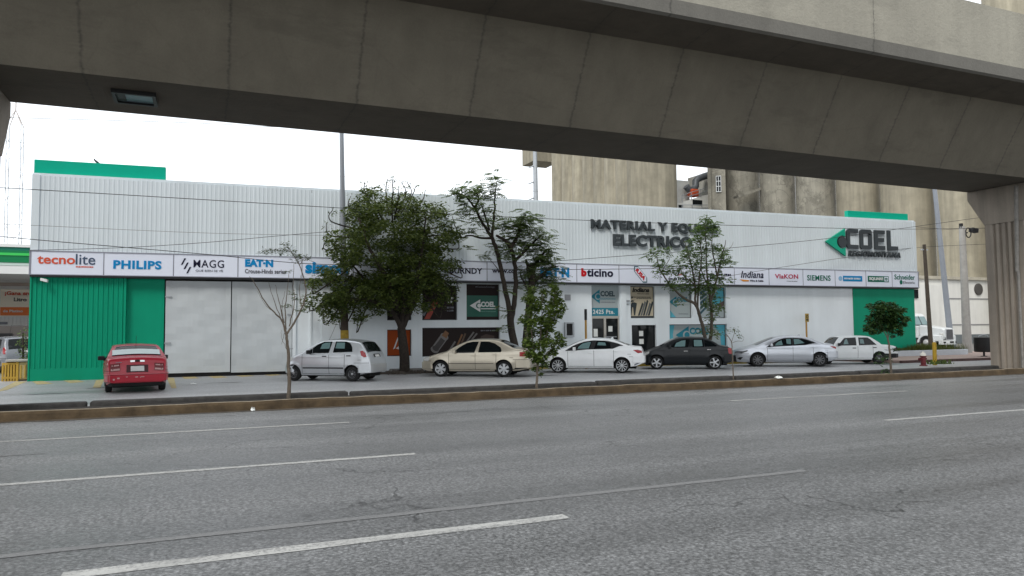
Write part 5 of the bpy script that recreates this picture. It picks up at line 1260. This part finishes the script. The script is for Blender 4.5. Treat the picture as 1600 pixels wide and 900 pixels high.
    def band_(s, z0, z1, x_side, off, front, m, name):
        P = s.outline((z0+z1)/2, x_side, off, front); b = MB()
        inner = [(x*1+(.06 if front else -.06), y*.93) for x, y in P]
        for k in range(len(P)-1):
            a, c = P[k], P[k+1]; ai, ci = inner[k], inner[k+1]
            zc0, zc1 = z0+.02, z1-.02
            b.face([(*a,zc0),(*c,zc0),(*c,zc1),(*a,zc1)]); b.face([(*a,zc1),(*c,zc1),(*ci,z1),(*ai,z1)]); b.face([(*ai,z0),(*ci,z0),(*c,zc0),(*a,zc0)])
        b.face([(*P[0],z0+.02),(*P[0],z1-.02),(*inner[0],z1),(*inner[0],z0)]); b.face([(*P[-1],z0+.02),(*inner[-1],z0),(*inner[-1],z1),(*P[-1],z1-.02)])
        return b.build(name, m, s.root, smooth=40)
    def wheels(s):
        r = s.sp['r']; rr_ = s.sp['rim']; kind = s.sp.get('spokes',5); tw = .19
        for xc in (s.sp['xf'], s.sp['xr']):
            for sg in (-1,1):
                yo = sg*(s.W-.035); b = MB(); 
                prof = [(rr_-.01,-tw),(r-.03,-tw),(r-.008,-tw+.02),(r,-tw+.045),(r,-.045),(r-.008,-.02),(r-.03,-.002),(r-.05,0),(rr_+.012,-.004),(rr_,-.018),(rr_,-.05)]
                b.lathe([(q, -h if sg < 0 else h) for q, h in prof], (xc-s.xm, yo, r), 36, 'y')
                # lathe axis y uses (a,-h,b): keep outer face outward
                if sg < 0: pass
                for i, v in enumerate(b.v): 
                    yy = v[1]-yo; b.v[i] = (v[0], yo+(-yy if True else yy), v[2])
                tyre = b.build('wheel', M_tyre, s.root, smooth=40)
                g = MB(); n = 28; c = Vector((xc-s.xm, yo-sg*.055, r)); ax = Vector((1,0,0)); azv = Vector((0,0,1)); oy = Vector((0,sg,0))
                def P(rad, a, o): return c+ax*(rad*math.cos(a))+azv*(rad*math.sin(a))+oy*o
                rimm, dish = s.sp.get('rimmat', M_rim), s.sp.get('dish', M_under)
                for q in range(n):
                    a, a2 = 6.2832*q/n, 6.2832*(q+1)/n
                    g.face([P(0,a,-.01),P(rr_-.02,a,-.03),P(rr_-.02,a2,-.03)], 1)
                    g.face([P(rr_-.028,a,.02),P(rr_-.004,a,.042),P(rr_-.004,a2,.042),P(rr_-.028,a2,.02)], 0)
                    g.face([P(rr_-.028,a,.02),P(rr_-.028,a2,.02),P(rr_-.02,a2,-.03),P(rr_-.02,a,-.03)], 0)
                if kind:
                    hw0, hw1 = s.sp.get('sw',(.032,.048))
                    ph = rr.uniform(0,6.28)
                    for q in range(kind):
                        a = ph+6.2832*q/kind; t = Vector((math.cos(a),0,math.sin(a))); nn = Vector((-math.sin(a),0,math.cos(a)))
                        for (ra, rb, wa, wb, oa, ob) in ((.03, rr_-.012, hw0, hw1, .032, .030),):
                            p = [c+t*ra-nn*wa+oy*oa, c+t*ra+nn*wa+oy*oa, c+t*rb+nn*wb+oy*ob, c+t*rb-nn*wb+oy*ob]
                            d_ = [v-oy*.035 for v in p]
                            g.face(p); 
                            for k in range(4): g.face([p[k],p[(k+1)%4],d_[(k+1)%4],d_[k]])
                    for q in range(14): 
                        a, a2 = 6.2832*q/14, 6.2832*(q+1)/14; g.face([P(0,a,.042),P(.055,a,.036),P(.055,a2,.036)]); g.face([P(.055,a,.036),P(.062,a,.0),P(.062,a2,.0),P(.055,a2,.036)])
                else:      # pressed steel wheel with a bright centre cap
                    for q in range(n):
                        a, a2 = 6.2832*q/n, 6.2832*(q+1)/n
                        g.face([P(.065,a,.028),P(rr_-.045,a,.012),P(rr_-.045,a2,.012),P(.065,a2,.028)], 2 if q % 4 else 1)
                        g.face([P(0,a,.048),P(.04,a,.046),P(.04,a2,.046)], 3); g.face([P(.04,a,.046),P(.05,a,.02),P(.05,a2,.02),P(.04,a2,.046)], 3)
                g.build('rim', [rimm, dish, s.sp.get('pressed', M_steelrim), s.sp.get('cap', M_rim)], tyre, smooth=30)
    def details(s):
        sp = s.sp
        a, c = sp['ws']; s.top_patch(a, c, -1, 1, .007, sp.get('wsmat', M_carglass), 'windscreen', edge=.99)
        a, c = sp['rw']; o = s.top_patch(a, c, -1, 1, .007, sp.get('rwmat', M_carglass), 'rear_window', edge=sp.get('rwedge',.97))
        if 'trimband' in sp: s.side_poly(sp['trimband'], .004, M_black, 'window_trim')
        for poly in sp['win']: s.side_poly(poly, .010, M_carglass, 'side_window')
        for poly in sp.get('winT', []): s.side_poly(poly, .016, M_carglassT, 'side_window')
        # doors: proud skins with a thin shadow gap round them
        for x0, x1, z0, z1 in sp['doors']:
            seam = mat('door_gap', (.01,.01,.01), .9)
            for ob in s.side_poly([(x0,z0),(x1,z0),(x1,z1),(x0,z1)], .003, s.paint, 'door'): 
                pass
            for xx in (x0, x1): s.side_poly([(xx-.006,z0),(xx+.006,z0),(xx+.006,z1),(xx-.006,z1)], .0045, seam, 'door_gap')
        s.side_poly([(sp['doors'][0][0],sp['doors'][0][2]-.006),(sp['doors'][-1][1],sp['doors'][-1][2]-.006),(sp['doors'][-1][1],sp['doors'][-1][2]+.006),(sp['doors'][0][0],sp['doors'][0][2]+.006)], .0045, mat('door_gap', (.01,.01,.01), .9), 'door_gap')
        for x, z in sp['handles']:
            for sg in (-1,1):
                b = MB(); p = s.side(x, z, sg, .012); b.box(p[0]-.085,p[0]+.085,p[1]-.014,p[1]+.014,z-.018,z+.018); b.build('door_handle', sp.get('hmat', s.paint), s.root, bevel=.008)
        if 'mould' in sp: x0, x1, z0, z1 = sp['mould']; s.side_poly([(x0,z0),(x1,z0),(x1,z1),(x0,z1)], .012, sp.get('mmat', M_black), 'side_moulding')
        x, z = sp['mirror']
        for sg in (-1,1):
            y = sg*(s.w(x,z)+.10); b = MB(); b.obox((x-s.xm, y, z+.03), Vector((1,0,0)), Vector((0,1,0)), Vector((0,0,1)), .055,.10,.068); b.obox((x-s.xm+.01, sg*(s.w(x,z)+.0), z-.02), Vector((1,0,0)), Vector((0,1,0)), Vector((0,0,1)), .035,.06,.03)
            b.build('mirror', sp.get('mirmat', s.paint), s.root, bevel=.022)
        for poly, m in sp['head']: s.side_poly(poly, .008, m, 'headlight')
        for poly, m in sp['tail']: s.side_poly(poly, .008, m, 'tail_light')
        for x0, x1, y0, y1, m in sp.get('tailtop', []):
            for sg in (-1,1): s.top_patch(x0, x1, y0*sg, y1*sg, .010, m, 'tail_light', nx=5, ny=5)
        for x0, x1, y0, y1, m, nm in sp.get('toppatch', []): s.top_patch(x0, x1, y0, y1, .012 if 'recess' in nm else .022, m, nm, nx=5, ny=6)
        for z0, z1, xs_, off, fr, m, nm in sp.get('bands', []): s.band_(z0, z1, xs_, off, fr, m, nm)
        seam = mat('door_gap', (.01,.01,.01), .9); L_ = s.L
        for xa, xb, zq in ((L_-.62, L_-.06, .655), (.08, sp['xf']-sp['r']-.07, .60)):
            if xb > xa+.05: s.side_poly([(xa,zq),(xb,zq),(xb,zq+.012),(xa,zq+.012)], .0045, seam, 'bumper_gap')
        xx = sp['xr']+.30; zq = s.belt-.17; s.side_poly([(xx-.07,zq-.07),(xx+.07,zq-.07),(xx+.07,zq-.058),(xx-.07,zq-.058)], .0045, seam, 'fuel_flap_gap')
        for poly, m, nm in sp.get('extra', []): s.side_poly(poly, .007, m, nm)
        if 'antenna' in sp:
            x, l = sp['antenna']; z = s.zt(x); b = MB(); b.tube([(x-s.xm,0,z-.01),(x-s.xm+l*.45,0,z+l*.9)],.006,6); b.build('antenna', M_black, s.root)
        if 'fin' in sp:
            x = sp['fin']; z = s.zt(x); b = MB(); b.prism([(x-s.xm-.09,z-.01),(x-s.xm+.08,z-.02),(x-s.xm+.06,z+.06),(x-s.xm+.03,z+.065)], lambda u,v,d: (u,d,v), -.02, .02); b.build('antenna', s.paint, s.root)
    def place(s, pf, pr):
        """near-side front and rear wheel contact pixels"""
        f, r_ = gnd(*pf), gnd(*pr); d_ = (r_-f); d_.z = 0; d_.normalize(); perp = Vector((-d_.y, d_.x, 0))
        mid = (f+r_)/2+perp*(s.W-.10); s.root.location = (mid.x, mid.y, .004); s.root.rotation_euler = (0,0,math.atan2(d_.y, d_.x))

rr = random.Random(77)
silver = paint('silver', (.56,.58,.60), .7, .33); beige = paint('champagne', (.53,.475,.38), .6, .33); white = paint('white', (.80,.81,.81), 0, .34)
charc = paint('charcoal', (.006,.008,.010), .0, .34, .14); silver2 = paint('pale_silver', (.54,.56,.60), .7, .33); white2 = paint('old_white', (.78,.80,.80), 0, .4); red = paint('red', (.36,.010,.026), .0, .36); greyc = paint('grey', (.20,.21,.23), .4, .35)

def hatch_spec(p, **kw):
    sp = dict(paint=p, W=.76, belt=1.0, r=.272, rim=.165, xf=.42, xr=2.765, spokes=0, dish=M_under, rimmat=M_steelrim, roofw=.78, ff=.7, fr=.55, af=.22, ar=.14, gap=.045,
      top=[(0,.52),(.03,.68),(.20,.86),(.56,1.00),(.70,1.05),(1.06,1.27),(1.39,1.44),(1.67,1.50),(2.2,1.515),(2.64,1.49),(2.93,1.45),(3.03,1.41),(3.20,1.20),(3.32,1.02),(3.42,.80),(3.47,.56)],
      bot=[(0,.26),(.4,.20),(2.8,.20),(3.1,.24),(3.47,.34)],
      ws=(.72,1.36), rw=(3.04,3.30), rwedge=.95,
      win=[[(.92,1.01),(1.17,1.17),(1.19,1.01)],[(1.21,1.01),(1.19,1.19),(1.42,1.34),(1.62,1.42),(1.94,1.425),(1.85,1.015)],[(2.02,1.03),(2.08,1.425),(2.50,1.42),(2.66,1.36),(2.75,1.22),(2.78,1.055)]],
      winT=[[(1.50,1.16),(1.55,1.33),(1.68,1.38),(1.88,1.385),(1.86,1.17)],[(2.10,1.18),(2.13,1.385),(2.45,1.385),(2.46,1.17)]],
      doors=[(.79,1.86,.27,.96),(1.86,2.48,.27,.96)], handles=[(1.68,.895),(2.64,.915)], hmat=M_black, mould=(.82,2.44,.455,.50), mirror=(1.10,1.02), mirmat=M_black,
      head=[([(.05,.66),(.30,.84),(.42,.86),(.38,.76),(.12,.62)], M_lampclear)], tail=[([(3.08,1.07),(3.17,1.10),(3.27,1.02),(3.33,.88),(3.24,.86),(3.13,.92)], M_lampred)],
      toppatch=[(3.35,3.40,-.26,.26,M_black,'plate_recess'),(3.365,3.40,-.17,.17,M_plate,'license_plate')], bands=[(.30,.62,.42,.025,False,p,'bumper'),(.30,.56,.36,.02,True,p,'bumper')], antenna=(1.45,.75))
    sp.update(kw); return sp
def saloon_a(p, **kw):
    sp = dict(paint=p, W=.865, belt=.97, r=.305, rim=.215, xf=.80, xr=3.31, spokes=6, sw=(.025,.06), rimmat=M_rim, dish=M_under, roofw=.70, ff=.9, fr=.75, af=.20, ar=.16,
      top=[(0,.42),(.03,.60),(.11,.74),(.36,.83),(.66,.92),(.97,.99),(1.35,1.19),(1.75,1.37),(2.0,1.43),(2.47,1.455),(2.9,1.44),(3.1,1.40),(3.42,1.255),(3.73,1.115),(3.95,1.085),(4.10,1.055),(4.18,.90),(4.26,.68),(4.30,.46)],
      bot=[(0,.27),(.3,.20),(3.4,.20),(3.9,.24),(4.30,.32)], ws=(1.0,1.78), rw=(3.12,3.70),
      win=[[(1.31,.91),(1.53,1.12),(1.84,1.30),(2.08,1.345),(2.30,1.345),(2.17,.925)],[(2.38,1.345),(2.70,1.345),(2.95,1.27),(3.19,1.12),(3.235,.99),(3.20,.945),(2.32,.935)]],
      doors=[(1.14,2.20,.28,.90),(2.20,3.02,.28,.90)], handles=[(2.10,.815),(2.96,.86)], mirror=(1.40,.945),
      mould=(1.15,2.92,.50,.525), mmat=mat('moulding_shadow',(.10,.09,.075),.5), head=[([(.06,.62),(.10,.72),(.34,.78),(.36,.70),(.30,.60)], M_lampclear)], tail=[([(3.93,.78),(3.93,.95),(4.13,.95),(4.19,.78)], M_lampred)],
      tailtop=[(4.125,4.205,.46,.68,M_lampred)], toppatch=[(4.15,4.185,-.25,.25,M_black,'plate_recess'),(4.155,4.183,-.17,.17,M_plate,'license_plate')],
      bands=[(.34,.66,.50,.03,False,p,'bumper'),(.30,.58,.42,.025,True,p,'bumper')], extra=[([(3.42,.26),(4.2,.33),(4.2,.38),(3.42,.31)],M_black,'sill_trim')])
    sp.update(kw); return sp
c = Car('silver_hatchback', 'silver five-door hatchback with a black side strip, behind the bare sapling', hatch_spec(silver)); c.place((457,595.2),(554,596.4))
c = Car('beige_saloon', 'beige champagne saloon with silver six-spoke wheels under the dark product banner', saloon_a(beige)); c.place((688.5,588.6),(788,589.2))
sp = dict(paint=white, W=.87, belt=1.0, r=.30, rim=.235, xf=.83, xr=3.45, spokes=10, sw=(.010,.021), rimmat=M_rim, dish=M_under, roofw=.69, ff=1.0, fr=.8, af=.24, ar=.17,
   top=[(0,.36),(.05,.55),(.20,.73),(.45,.85),(.80,.95),(1.07,1.03),(1.40,1.19),(1.74,1.33),(2.0,1.40),(2.35,1.435),(2.77,1.42),(3.15,1.355),(3.5,1.23),(3.78,1.125),(3.95,1.09),(4.20,1.065),(4.27,.95),(4.34,.68),(4.36,.48)],
   bot=[(0,.24),(.4,.19),(3.4,.20),(4.0,.27),(4.36,.42)], ws=(1.09,1.80), rw=(3.18,3.74),
   trimband=[(1.13,.90),(1.43,1.09),(1.79,1.285),(2.08,1.335),(2.47,1.345),(2.80,1.325),(3.15,1.24),(3.60,1.12),(3.36,1.09),(3.09,.985),(2.02,.955),(1.60,.915)],
   win=[[(1.60,.955),(1.62,1.05),(1.80,1.22),(2.05,1.29),(2.25,1.30),(2.14,.965)],[(2.33,.975),(2.43,1.305),(2.75,1.29),(2.98,1.22),(3.02,1.0)]],
   winT=[[(1.66,.99),(1.70,1.08),(1.85,1.20),(2.08,1.26),(2.20,1.265),(2.12,1.0)],[(2.46,1.13),(2.50,1.26),(2.78,1.24),(2.82,1.12)]],
   doors=[(1.25,2.32,.27,.88),(2.32,3.12,.27,.92)], handles=[(2.17,.815),(3.22,.895)], mirror=(1.53,.955), head=[([(.16,.63),(.28,.73),(.50,.80),(.46,.69),(.30,.63)], M_lampdark)],
   tail=[([(3.90,.935),(4.10,.80),(4.27,.82),(4.25,.90),(4.10,.945)], M_lampred)], tailtop=[(4.24,4.30,.42,.68,M_lampred)], toppatch=[(4.31,4.335,-.17,.17,M_plate,'license_plate')],
   bands=[(.22,.30,.45,.05,True,M_black,'lip'),(.40,.70,.45,.02,False,white,'bumper'),(.42,.52,.12,.03,True,M_black,'grille')], extra=[([(.08,.44),(.42,.62),(.40,.57),(.12,.40)],M_black,'grille_trim'),([(.10,.33),(.28,.36),(.28,.42),(.14,.42)],M_black,'fog_lamp'),([(3.95,.30),(4.25,.44),(4.20,.47),(3.95,.36)],M_greyp,'sill_trim')], fin=3.0)
c = Car('white_saloon', 'modern white saloon with ten-spoke wheels parked before the entrance', sp); c.place((873,582.6),(971,583))
sp = dict(paint=charc, W=.855, belt=.97, r=.30, rim=.215, xf=.66, xr=3.14, spokes=5, sw=(.028,.034), rimmat=M_rim, dish=M_under, roofw=.70, ff=.8, fr=.7, af=.2, ar=.16,
   top=[(0,.44),(.03,.60),(.12,.72),(.30,.81),(.56,.93),(.82,1.02),(1.12,1.19),(1.45,1.345),(1.7,1.40),(2.12,1.42),(2.57,1.405),(2.88,1.35),(3.14,1.23),(3.38,1.085),(3.55,1.045),(3.75,1.01),(3.85,.90),(3.93,.66),(3.96,.46)],
   bot=[(0,.26),(.3,.20),(3.2,.20),(3.6,.24),(3.96,.33)], ws=(.85,1.48), rw=(2.90,3.34),
   win=[[(1.22,.945),(1.44,1.14),(1.74,1.29),(2.10,1.315),(2.02,.955)],[(2.22,.97),(2.24,1.315),(2.66,1.31),(2.70,.985)],[(2.74,.99),(2.74,1.285),(2.98,1.20),(3.24,1.03),(3.20,1.0)]],
   winT=[[(1.44,.99),(1.52,1.15),(1.75,1.25),(1.93,1.275),(1.89,1.0)],[(2.28,1.0),(2.28,1.28),(2.62,1.275),(2.64,1.01)]],
   doors=[(.98,2.08,.27,.90),(2.08,2.92,.27,.92)], handles=[(1.91,.80),(2.90,.86)], hmat=M_chrome, mirror=(1.23,.975), head=[([(.06,.62),(.22,.76),(.35,.79),(.34,.70),(.20,.62)], M_lampclear)],
   tail=[([(3.70,.92),(3.82,.94),(3.92,.80),(3.92,.66),(3.74,.68)], M_lampred)], tailtop=[(3.83,3.92,.44,.68,M_lampred)], toppatch=[(3.87,3.90,-.17,.17,M_plate,'license_plate')],
   bands=[(.32,.62,.42,.025,False,charc,'bumper'),(.28,.56,.38,.025,True,charc,'bumper')])
c = Car('dark_saloon', 'dark charcoal saloon with five-spoke wheels parked under the slender tree', sp); c.place((1027,577.2),(1116,577.2))
sp = dict(paint=silver2, W=.885, belt=.98, r=.315, rim=.225, xf=1.07, xr=3.78, spokes=9, sw=(.016,.024), rimmat=M_rimd, dish=M_under, roofw=.69, ff=1.05, fr=.9, af=.24, ar=.18,
   top=[(0,.36),(.03,.62),(.14,.74),(.42,.86),(.80,.95),(1.0,1.0),(1.40,1.17),(1.79,1.32),(2.05,1.385),(2.52,1.42),(3.0,1.405),(3.36,1.34),(3.72,1.20),(4.03,1.085),(4.38,1.045),(4.46,.95),(4.58,.62),(4.61,.45)],
   bot=[(0,.22),(.4,.19),(3.8,.19),(4.3,.25),(4.61,.40)], ws=(1.02,1.84), rw=(3.38,3.98),
   trimband=[(1.42,.885),(1.67,1.04),(2.03,1.23),(2.30,1.31),(2.62,1.335),(2.95,1.32),(3.30,1.23),(3.64,1.085),(3.2,.985),(2.0,.92)],
   win=[[(1.78,.94),(1.85,1.06),(2.05,1.20),(2.34,1.28),(2.60,1.29),(2.58,.975)],[(2.67,.985),(2.67,1.295),(2.95,1.28),(3.26,1.19),(3.48,1.09),(3.18,1.02)]],
   winT=[[(1.84,.97),(1.88,1.05),(2.02,1.15),(2.15,1.20),(2.18,.99)],[(2.36,1.05),(2.36,1.26),(2.56,1.27),(2.55,1.02)],[(2.69,1.01),(2.69,1.26),(2.92,1.25),(3.14,1.08)]],
   doors=[(1.50,2.62,.26,.87),(2.62,3.50,.26,.92)], handles=[(2.45,.815),(3.48,.88)], mirror=(1.66,.97), head=[([(.06,.64),(.10,.70),(.40,.72),(.64,.77),(.60,.70),(.36,.61),(.25,.64)], M_lampdark)],
   tail=[([(4.22,.95),(4.42,.92),(4.52,.88),(4.51,.80),(4.36,.86)], M_lampred)], tailtop=[(4.45,4.51,.42,.68,M_lampred)], toppatch=[(4.52,4.555,-.17,.17,M_plate,'license_plate')],
   bands=[(.22,.54,.10,.03,True,M_black,'grille'),(.40,.70,.5,.02,False,silver2,'bumper')], extra=[([(.30,.30),(.42,.44),(.28,.44),(.16,.38)],M_black,'fog_lamp')], fin=3.05)
c = Car('silver_saloon', 'silver saloon with dark wheels parked in front of the blank white wall', sp); c.place((1186,573),(1279,573))
sp = dict(paint=white2, W=.82, belt=.93, r=.285, rim=.185, xf=.78, xr=3.21, spokes=0, rimmat=M_chrome, dish=M_under, roofw=.76, ff=.7, fr=.6, af=.14, ar=.12, rc=.06,
   top=[(0,.45),(.03,.64),(.08,.70),(.5,.79),(1.0,.88),(1.38,1.28),(1.50,1.34),(1.67,1.365),(2.3,1.38),(2.80,1.36),(2.93,1.30),(3.20,1.11),(3.43,.95),(3.80,.925),(4.05,.86),(4.09,.66),(4.12,.48)],
   bot=[(0,.27),(.3,.21),(3.3,.21),(3.7,.25),(4.12,.33)], ws=(1.02,1.42), rw=(2.96,3.38), rc_=0,
   win=[[(1.28,.90),(1.56,1.18),(1.66,1.26),(2.18,1.285),(2.16,.91)],[(2.28,.91),(2.30,1.285),(2.72,1.28),(2.84,1.21),(3.10,.93)]],
   winT=[[(1.56,.96),(1.66,1.18),(1.75,1.22),(1.80,.97)],[(2.34,1.0),(2.36,1.22),(2.52,1.20),(2.54,.98)]],
   doors=[(1.12,2.22,.30,.88),(2.22,2.92,.30,.88)], handles=[(2.05,.78),(3.0,.80)], hmat=M_black, mirror=(1.34,.93), mirmat=M_black, head=[([(.04,.54),(.04,.66),(.16,.67),(.16,.54)], M_lampclear)],
   tail=[([(3.99,.64),(3.99,.82),(4.06,.82),(4.08,.64)], mat('tail_lamp_dark',(.05,.01,.012),.3))], bands=[(.30,.52,.72,.06,False,M_black,'bumper'),(.30,.52,.5,.05,True,M_black,'bumper')])
c = Car('old_white_saloon', 'boxy old white saloon with a black rear bumper by the green corner panel', sp)
f0, r0 = gnd(1292,569.4), gnd(1373.5,569.2); c.place((1292,569.6),(1373.5,569.2))
# red saloon, nose to the building, seen from behind
sp = saloon_a(red, roofw=.70, spokes=0, rim=.19, rimmat=M_steelrim, mirmat=M_black, rwmat=M_carglass, antenna=(2.95,.30))
sp['tailtop'] = [(4.178,4.258,.46,.72,mat('tail_lamp_dark_red',(.12,.01,.012),.25)),(4.192,4.208,.49,.68,mat('lamp_pale_pink',(.42,.24,.23),.3)),(4.236,4.252,.47,.70,mat('lamp_pale_pink',(.42,.24,.23),.3))]
sp['toppatch'] = [(4.205,4.272,-.29,.29,mat('plate_recess_dark',(.05,.006,.010),.5),'plate_recess'),(4.222,4.266,-.18,.18,M_plate,'license_plate'),(4.150,4.172,-.19,-.07,M_chrome,'boot_badge'),(4.150,4.172,.07,.19,M_chrome,'boot_badge'),(4.145,4.170,-.06,.06,M_black,'boot_emblem'),(4.165,4.172,-.58,-.42,M_greyp,'boot_badge'),
   (3.36,3.66,-.66,.64,mat('parcel_shelf_sunshade',(.48,.56,.55),.3),'sunshade')]
sp['bands'] = [(.33,.57,.50,.035,False,red,'bumper'),(.30,.58,.42,.025,True,red,'bumper'),(.20,.335,.42,.0,False,M_under,'bumper_valance'),(.565,.585,.40,.045,False,mat('bumper_highlight_red',(.50,.12,.14),.35),'bumper_highlight')]  # the thin pale strip paints a highlight along the rear bumper crease
c = Car('red_saloon', 'dented red saloon seen from behind, parked nose-in to the green corner wall', sp)
a, e = gnd(169,612.5), gnd(253.5,609.5); ev = Vector((math.cos(R(6.5)), math.sin(R(6.5)), 0)); xv = Vector((ev.y,-ev.x,0)); mid = (a+e)/2 - xv*(sp['xr']-c.xm); c.root.location = (mid.x, mid.y, .004); c.root.rotation_euler = (0,0,math.atan2(xv.y,xv.x))
for yq, zq, wq_, hq in ((-.02,.47,.07,.03),(.14,.475,.09,.02),(-.28,.485,.05,.02),(-.5,.44,.06,.04),(-.62,.40,.05,.05),(.08,.46,.02,.03)):
    b = MB(); xq = c.L-c.xm+.0365; b.box(xq,xq+.003,yq-wq_/2,yq+wq_/2,zq,zq+hq); b.build('paint_scratch', mat('scratch_pale',(.50,.30,.30),.6), c.root)
# grey people carrier at the filling station, seen from behind
sp = hatch_spec(greyc, W=.88, xf=.5, xr=3.1, group='vehicles at the filling station', cat='car', rw=(3.42,3.72), r=.31, rim=.2, belt=1.02,
   top=[(0,.55),(.03,.75),(.20,.95),(.6,1.06),(.80,1.10),(1.16,1.36),(1.5,1.56),(1.9,1.66),(2.5,1.68),(3.0,1.66),(3.3,1.62),(3.42,1.56),(3.58,1.30),(3.72,1.10),(3.84,.85),(3.90,.56)],
   bot=[(0,.28),(.4,.22),(3.2,.22),(3.5,.26),(3.90,.36)], ws=(.82,1.5), win=[[(1.3,1.06),(1.6,1.45),(2.1,1.56),(2.05,1.07)],[(2.15,1.08),(2.2,1.56),(3.0,1.52),(3.1,1.1)]], winT=[], doors=[(.95,2.1,.3,.98),(2.1,2.8,.3,.98)], handles=[(1.95,.92),(2.95,.95)], mirror=(1.2,1.06),
   tail=[([(3.5,1.15),(3.6,1.18),(3.72,1.05),(3.78,.86),(3.66,.85),(3.56,.95)], M_lampred)], toppatch=[(3.76,3.82,-.30,.30,M_black,'plate_recess'),(3.775,3.815,-.17,.17,M_plate,'license_plate')])
c = Car('grey_people_carrier', 'grey tall people carrier seen from behind under the station canopy', sp)
c.root.location = (at(0,580,39.5).x-.15, 42.2, .0); c.root.rotation_euler = (0,0,R(-62))

# ================================================================== white tractor truck behind the corner
TK = empty('white_truck', (0,0,0)); tag(TK, 'white long-nosed tractor truck half hidden behind the green corner', 'truck')
TYY = 42.0; wq = at(1445,545,TYY); M_tw = paint('truck_white', (.60,.62,.62), 0, .35)
TK.location = (wq.x+1.05, TYY, 0); TK.rotation_euler = (0,0,R(-82)); TK.scale = (.93,.93,.93)
b = MB(); hw = 1.0
def tprism(poly, y0, y1, m, name, bevel=0): 
    b = MB(); b.prism(poly, lambda u,v,d: (u,d,v), y0, y1); return b.build(name, m, TK, bevel=bevel)
tprism([(-3.4,.9),(-.75,.9),(-.75,1.9),(-.95,1.95),(-1.35,2.85),(-1.6,3.05),(-3.4,3.15)], -1.10, 1.10, M_tw, 'cab', .05)
tprism([(-.76,.75),(1.25,.75),(1.36,1.0),(1.34,1.62),(1.15,1.75),(-.75,2.02)], -.82, .82, M_tw, 'bonnet', .08)
for sg in (-1,1):
    y0, y1 = (-1.18,-.80) if sg < 0 else (.80,1.18)
    pts = [(.78*math.cos(t), .50+.74*math.sin(t)) for t in [math.pi*k/10 for k in range(11)]]
    poly = pts+[(-.62,.5)]+[(.60*math.cos(t), .5+.60*math.sin(t)) for t in [math.pi*(9-k)/10 for k in range(0,9)]]+[(.62,.5)]
    tprism(poly, y0, y1, M_tw, 'fender', .02)
    tprism([(.60,.62),(1.30,.62),(1.30,1.12),(.70,1.15),(.5,1.14)], y0+ (.05 if sg<0 else 0), y1-(0 if sg<0 else .05), M_tw, 'fender_nose', .06)
    b = MB(); b.lathe([(.28,-.15),(.50,-.15),(.52,-.12),(.52,.12),(.50,.15),(.30,.15),(.28,.06)],(0,sg*1.0,.52),30,'y'); w_ = b.build('wheel', M_tyre, TK, smooth=40)
    b = MB(); b.lathe([(.29,-.05),(.29,.05),(.2,.06),(.12,.16),(.05,.16)] ,(0,sg*1.0,.52),24,'y'); 
    for i, v in enumerate(b.v): b.v[i] = (v[0], sg*1.0+abs(v[1]-sg*1.0)*sg+sg*.06, v[2])
    b.build('rim', mat('truck_rim',(.55,.55,.54),.4,.3), w_, smooth=40)
    b = MB(); b.box(-1.9,-1.3,sg*1.108-.006,sg*1.108+.006,1.92,2.65); b.build('side_window', M_carglass, TK)
    b = MB(); b.box(-1.25,-.98,sg*1.45-.10,sg*1.45+.10,1.75,2.6); b.bar((-1.1,sg*1.1,2.5),(-1.1,sg*1.4,2.5),.04); b.build('mirror', M_black, TK, bevel=.03)
    b = MB(); b.obox((1.16,sg*.86,1.18),Vector((.85,sg*.5,0)).normalized(),Vector((-sg*.5,.85,0)).normalized(),Vector((0,0,1)),.12,.14,.14); b.build('headlight', M_lampclear, TK, bevel=.04)
    b = MB(); b.box(-3.3,-1.0,sg*.9-.2,sg*.9+.2,.35,.88); b.build('fuel_tank', M_steel, TK, bevel=.08)
b = MB(); sl = Vector((-.40,0,.90)).normalized(); b.obox((-1.14,0,2.42),Vector((0,1,0)),sl,Vector((.9,0,.40)).normalized(),.98,.40,.012); b.build('windscreen', M_carglassT, TK)
b = MB(); b.obox((-1.135,0,2.42),Vector((0,1,0)),sl,Vector((.9,0,.40)).normalized(),.03,.42,.03); b.obox((-.97,0,2.0),Vector((0,1,0)),sl,Vector((.9,0,.4)).normalized(),1.0,.03,.03); b.build('windscreen_trim', M_black, TK)
b = MB(); b.box(1.30,1.40,-.52,.52,.72,1.68); gsur = b.build('grille', M_chrome, TK, bevel=.03)
b = MB()
for k in range(9): y = -.44+k*.11; b.box(1.40,1.415,y-.035,y+.035,.78,1.62)
b.build('grille_bars', mat('grille_grey',(.10,.10,.105),.4,.4), gsur)
b = MB(); b.prism([(1.2,-1.12),(1.45,-.75),(1.55,-.3),(1.55,.3),(1.45,.75),(1.2,1.12),(1.05,1.1),(1.3,.0),(1.05,-1.1)], lambda u,v,d: (u,v,d), .34, .70); b.build('bumper', M_tw, TK)
for q in ((1.50,1.57,-.28,.28,.46,.62),(1.36,1.46,-.92,-.72,.46,.6),(1.36,1.46,.72,.92,.46,.6)): b = MB(); b.box(*q); b.build('bumper_opening', M_black, TK)
b = MB(); b.box(-3.3,1.2,-.45,.45,.5,.8); b.build('chassis', M_under, TK)
b = MB(); b.box(-6.5,-3.4,-.45,.45,.7,1.0); b.lathe([(.28,-.15),(.52,-.12),(.52,.12),(.28,.15)],(-5.5,-.95,.52),24,'y'); b.lathe([(.28,-.15),(.52,-.12),(.52,.12),(.28,.15)],(-5.5,.95,.52),24,'y'); b.build('rear_axle', M_under, TK)
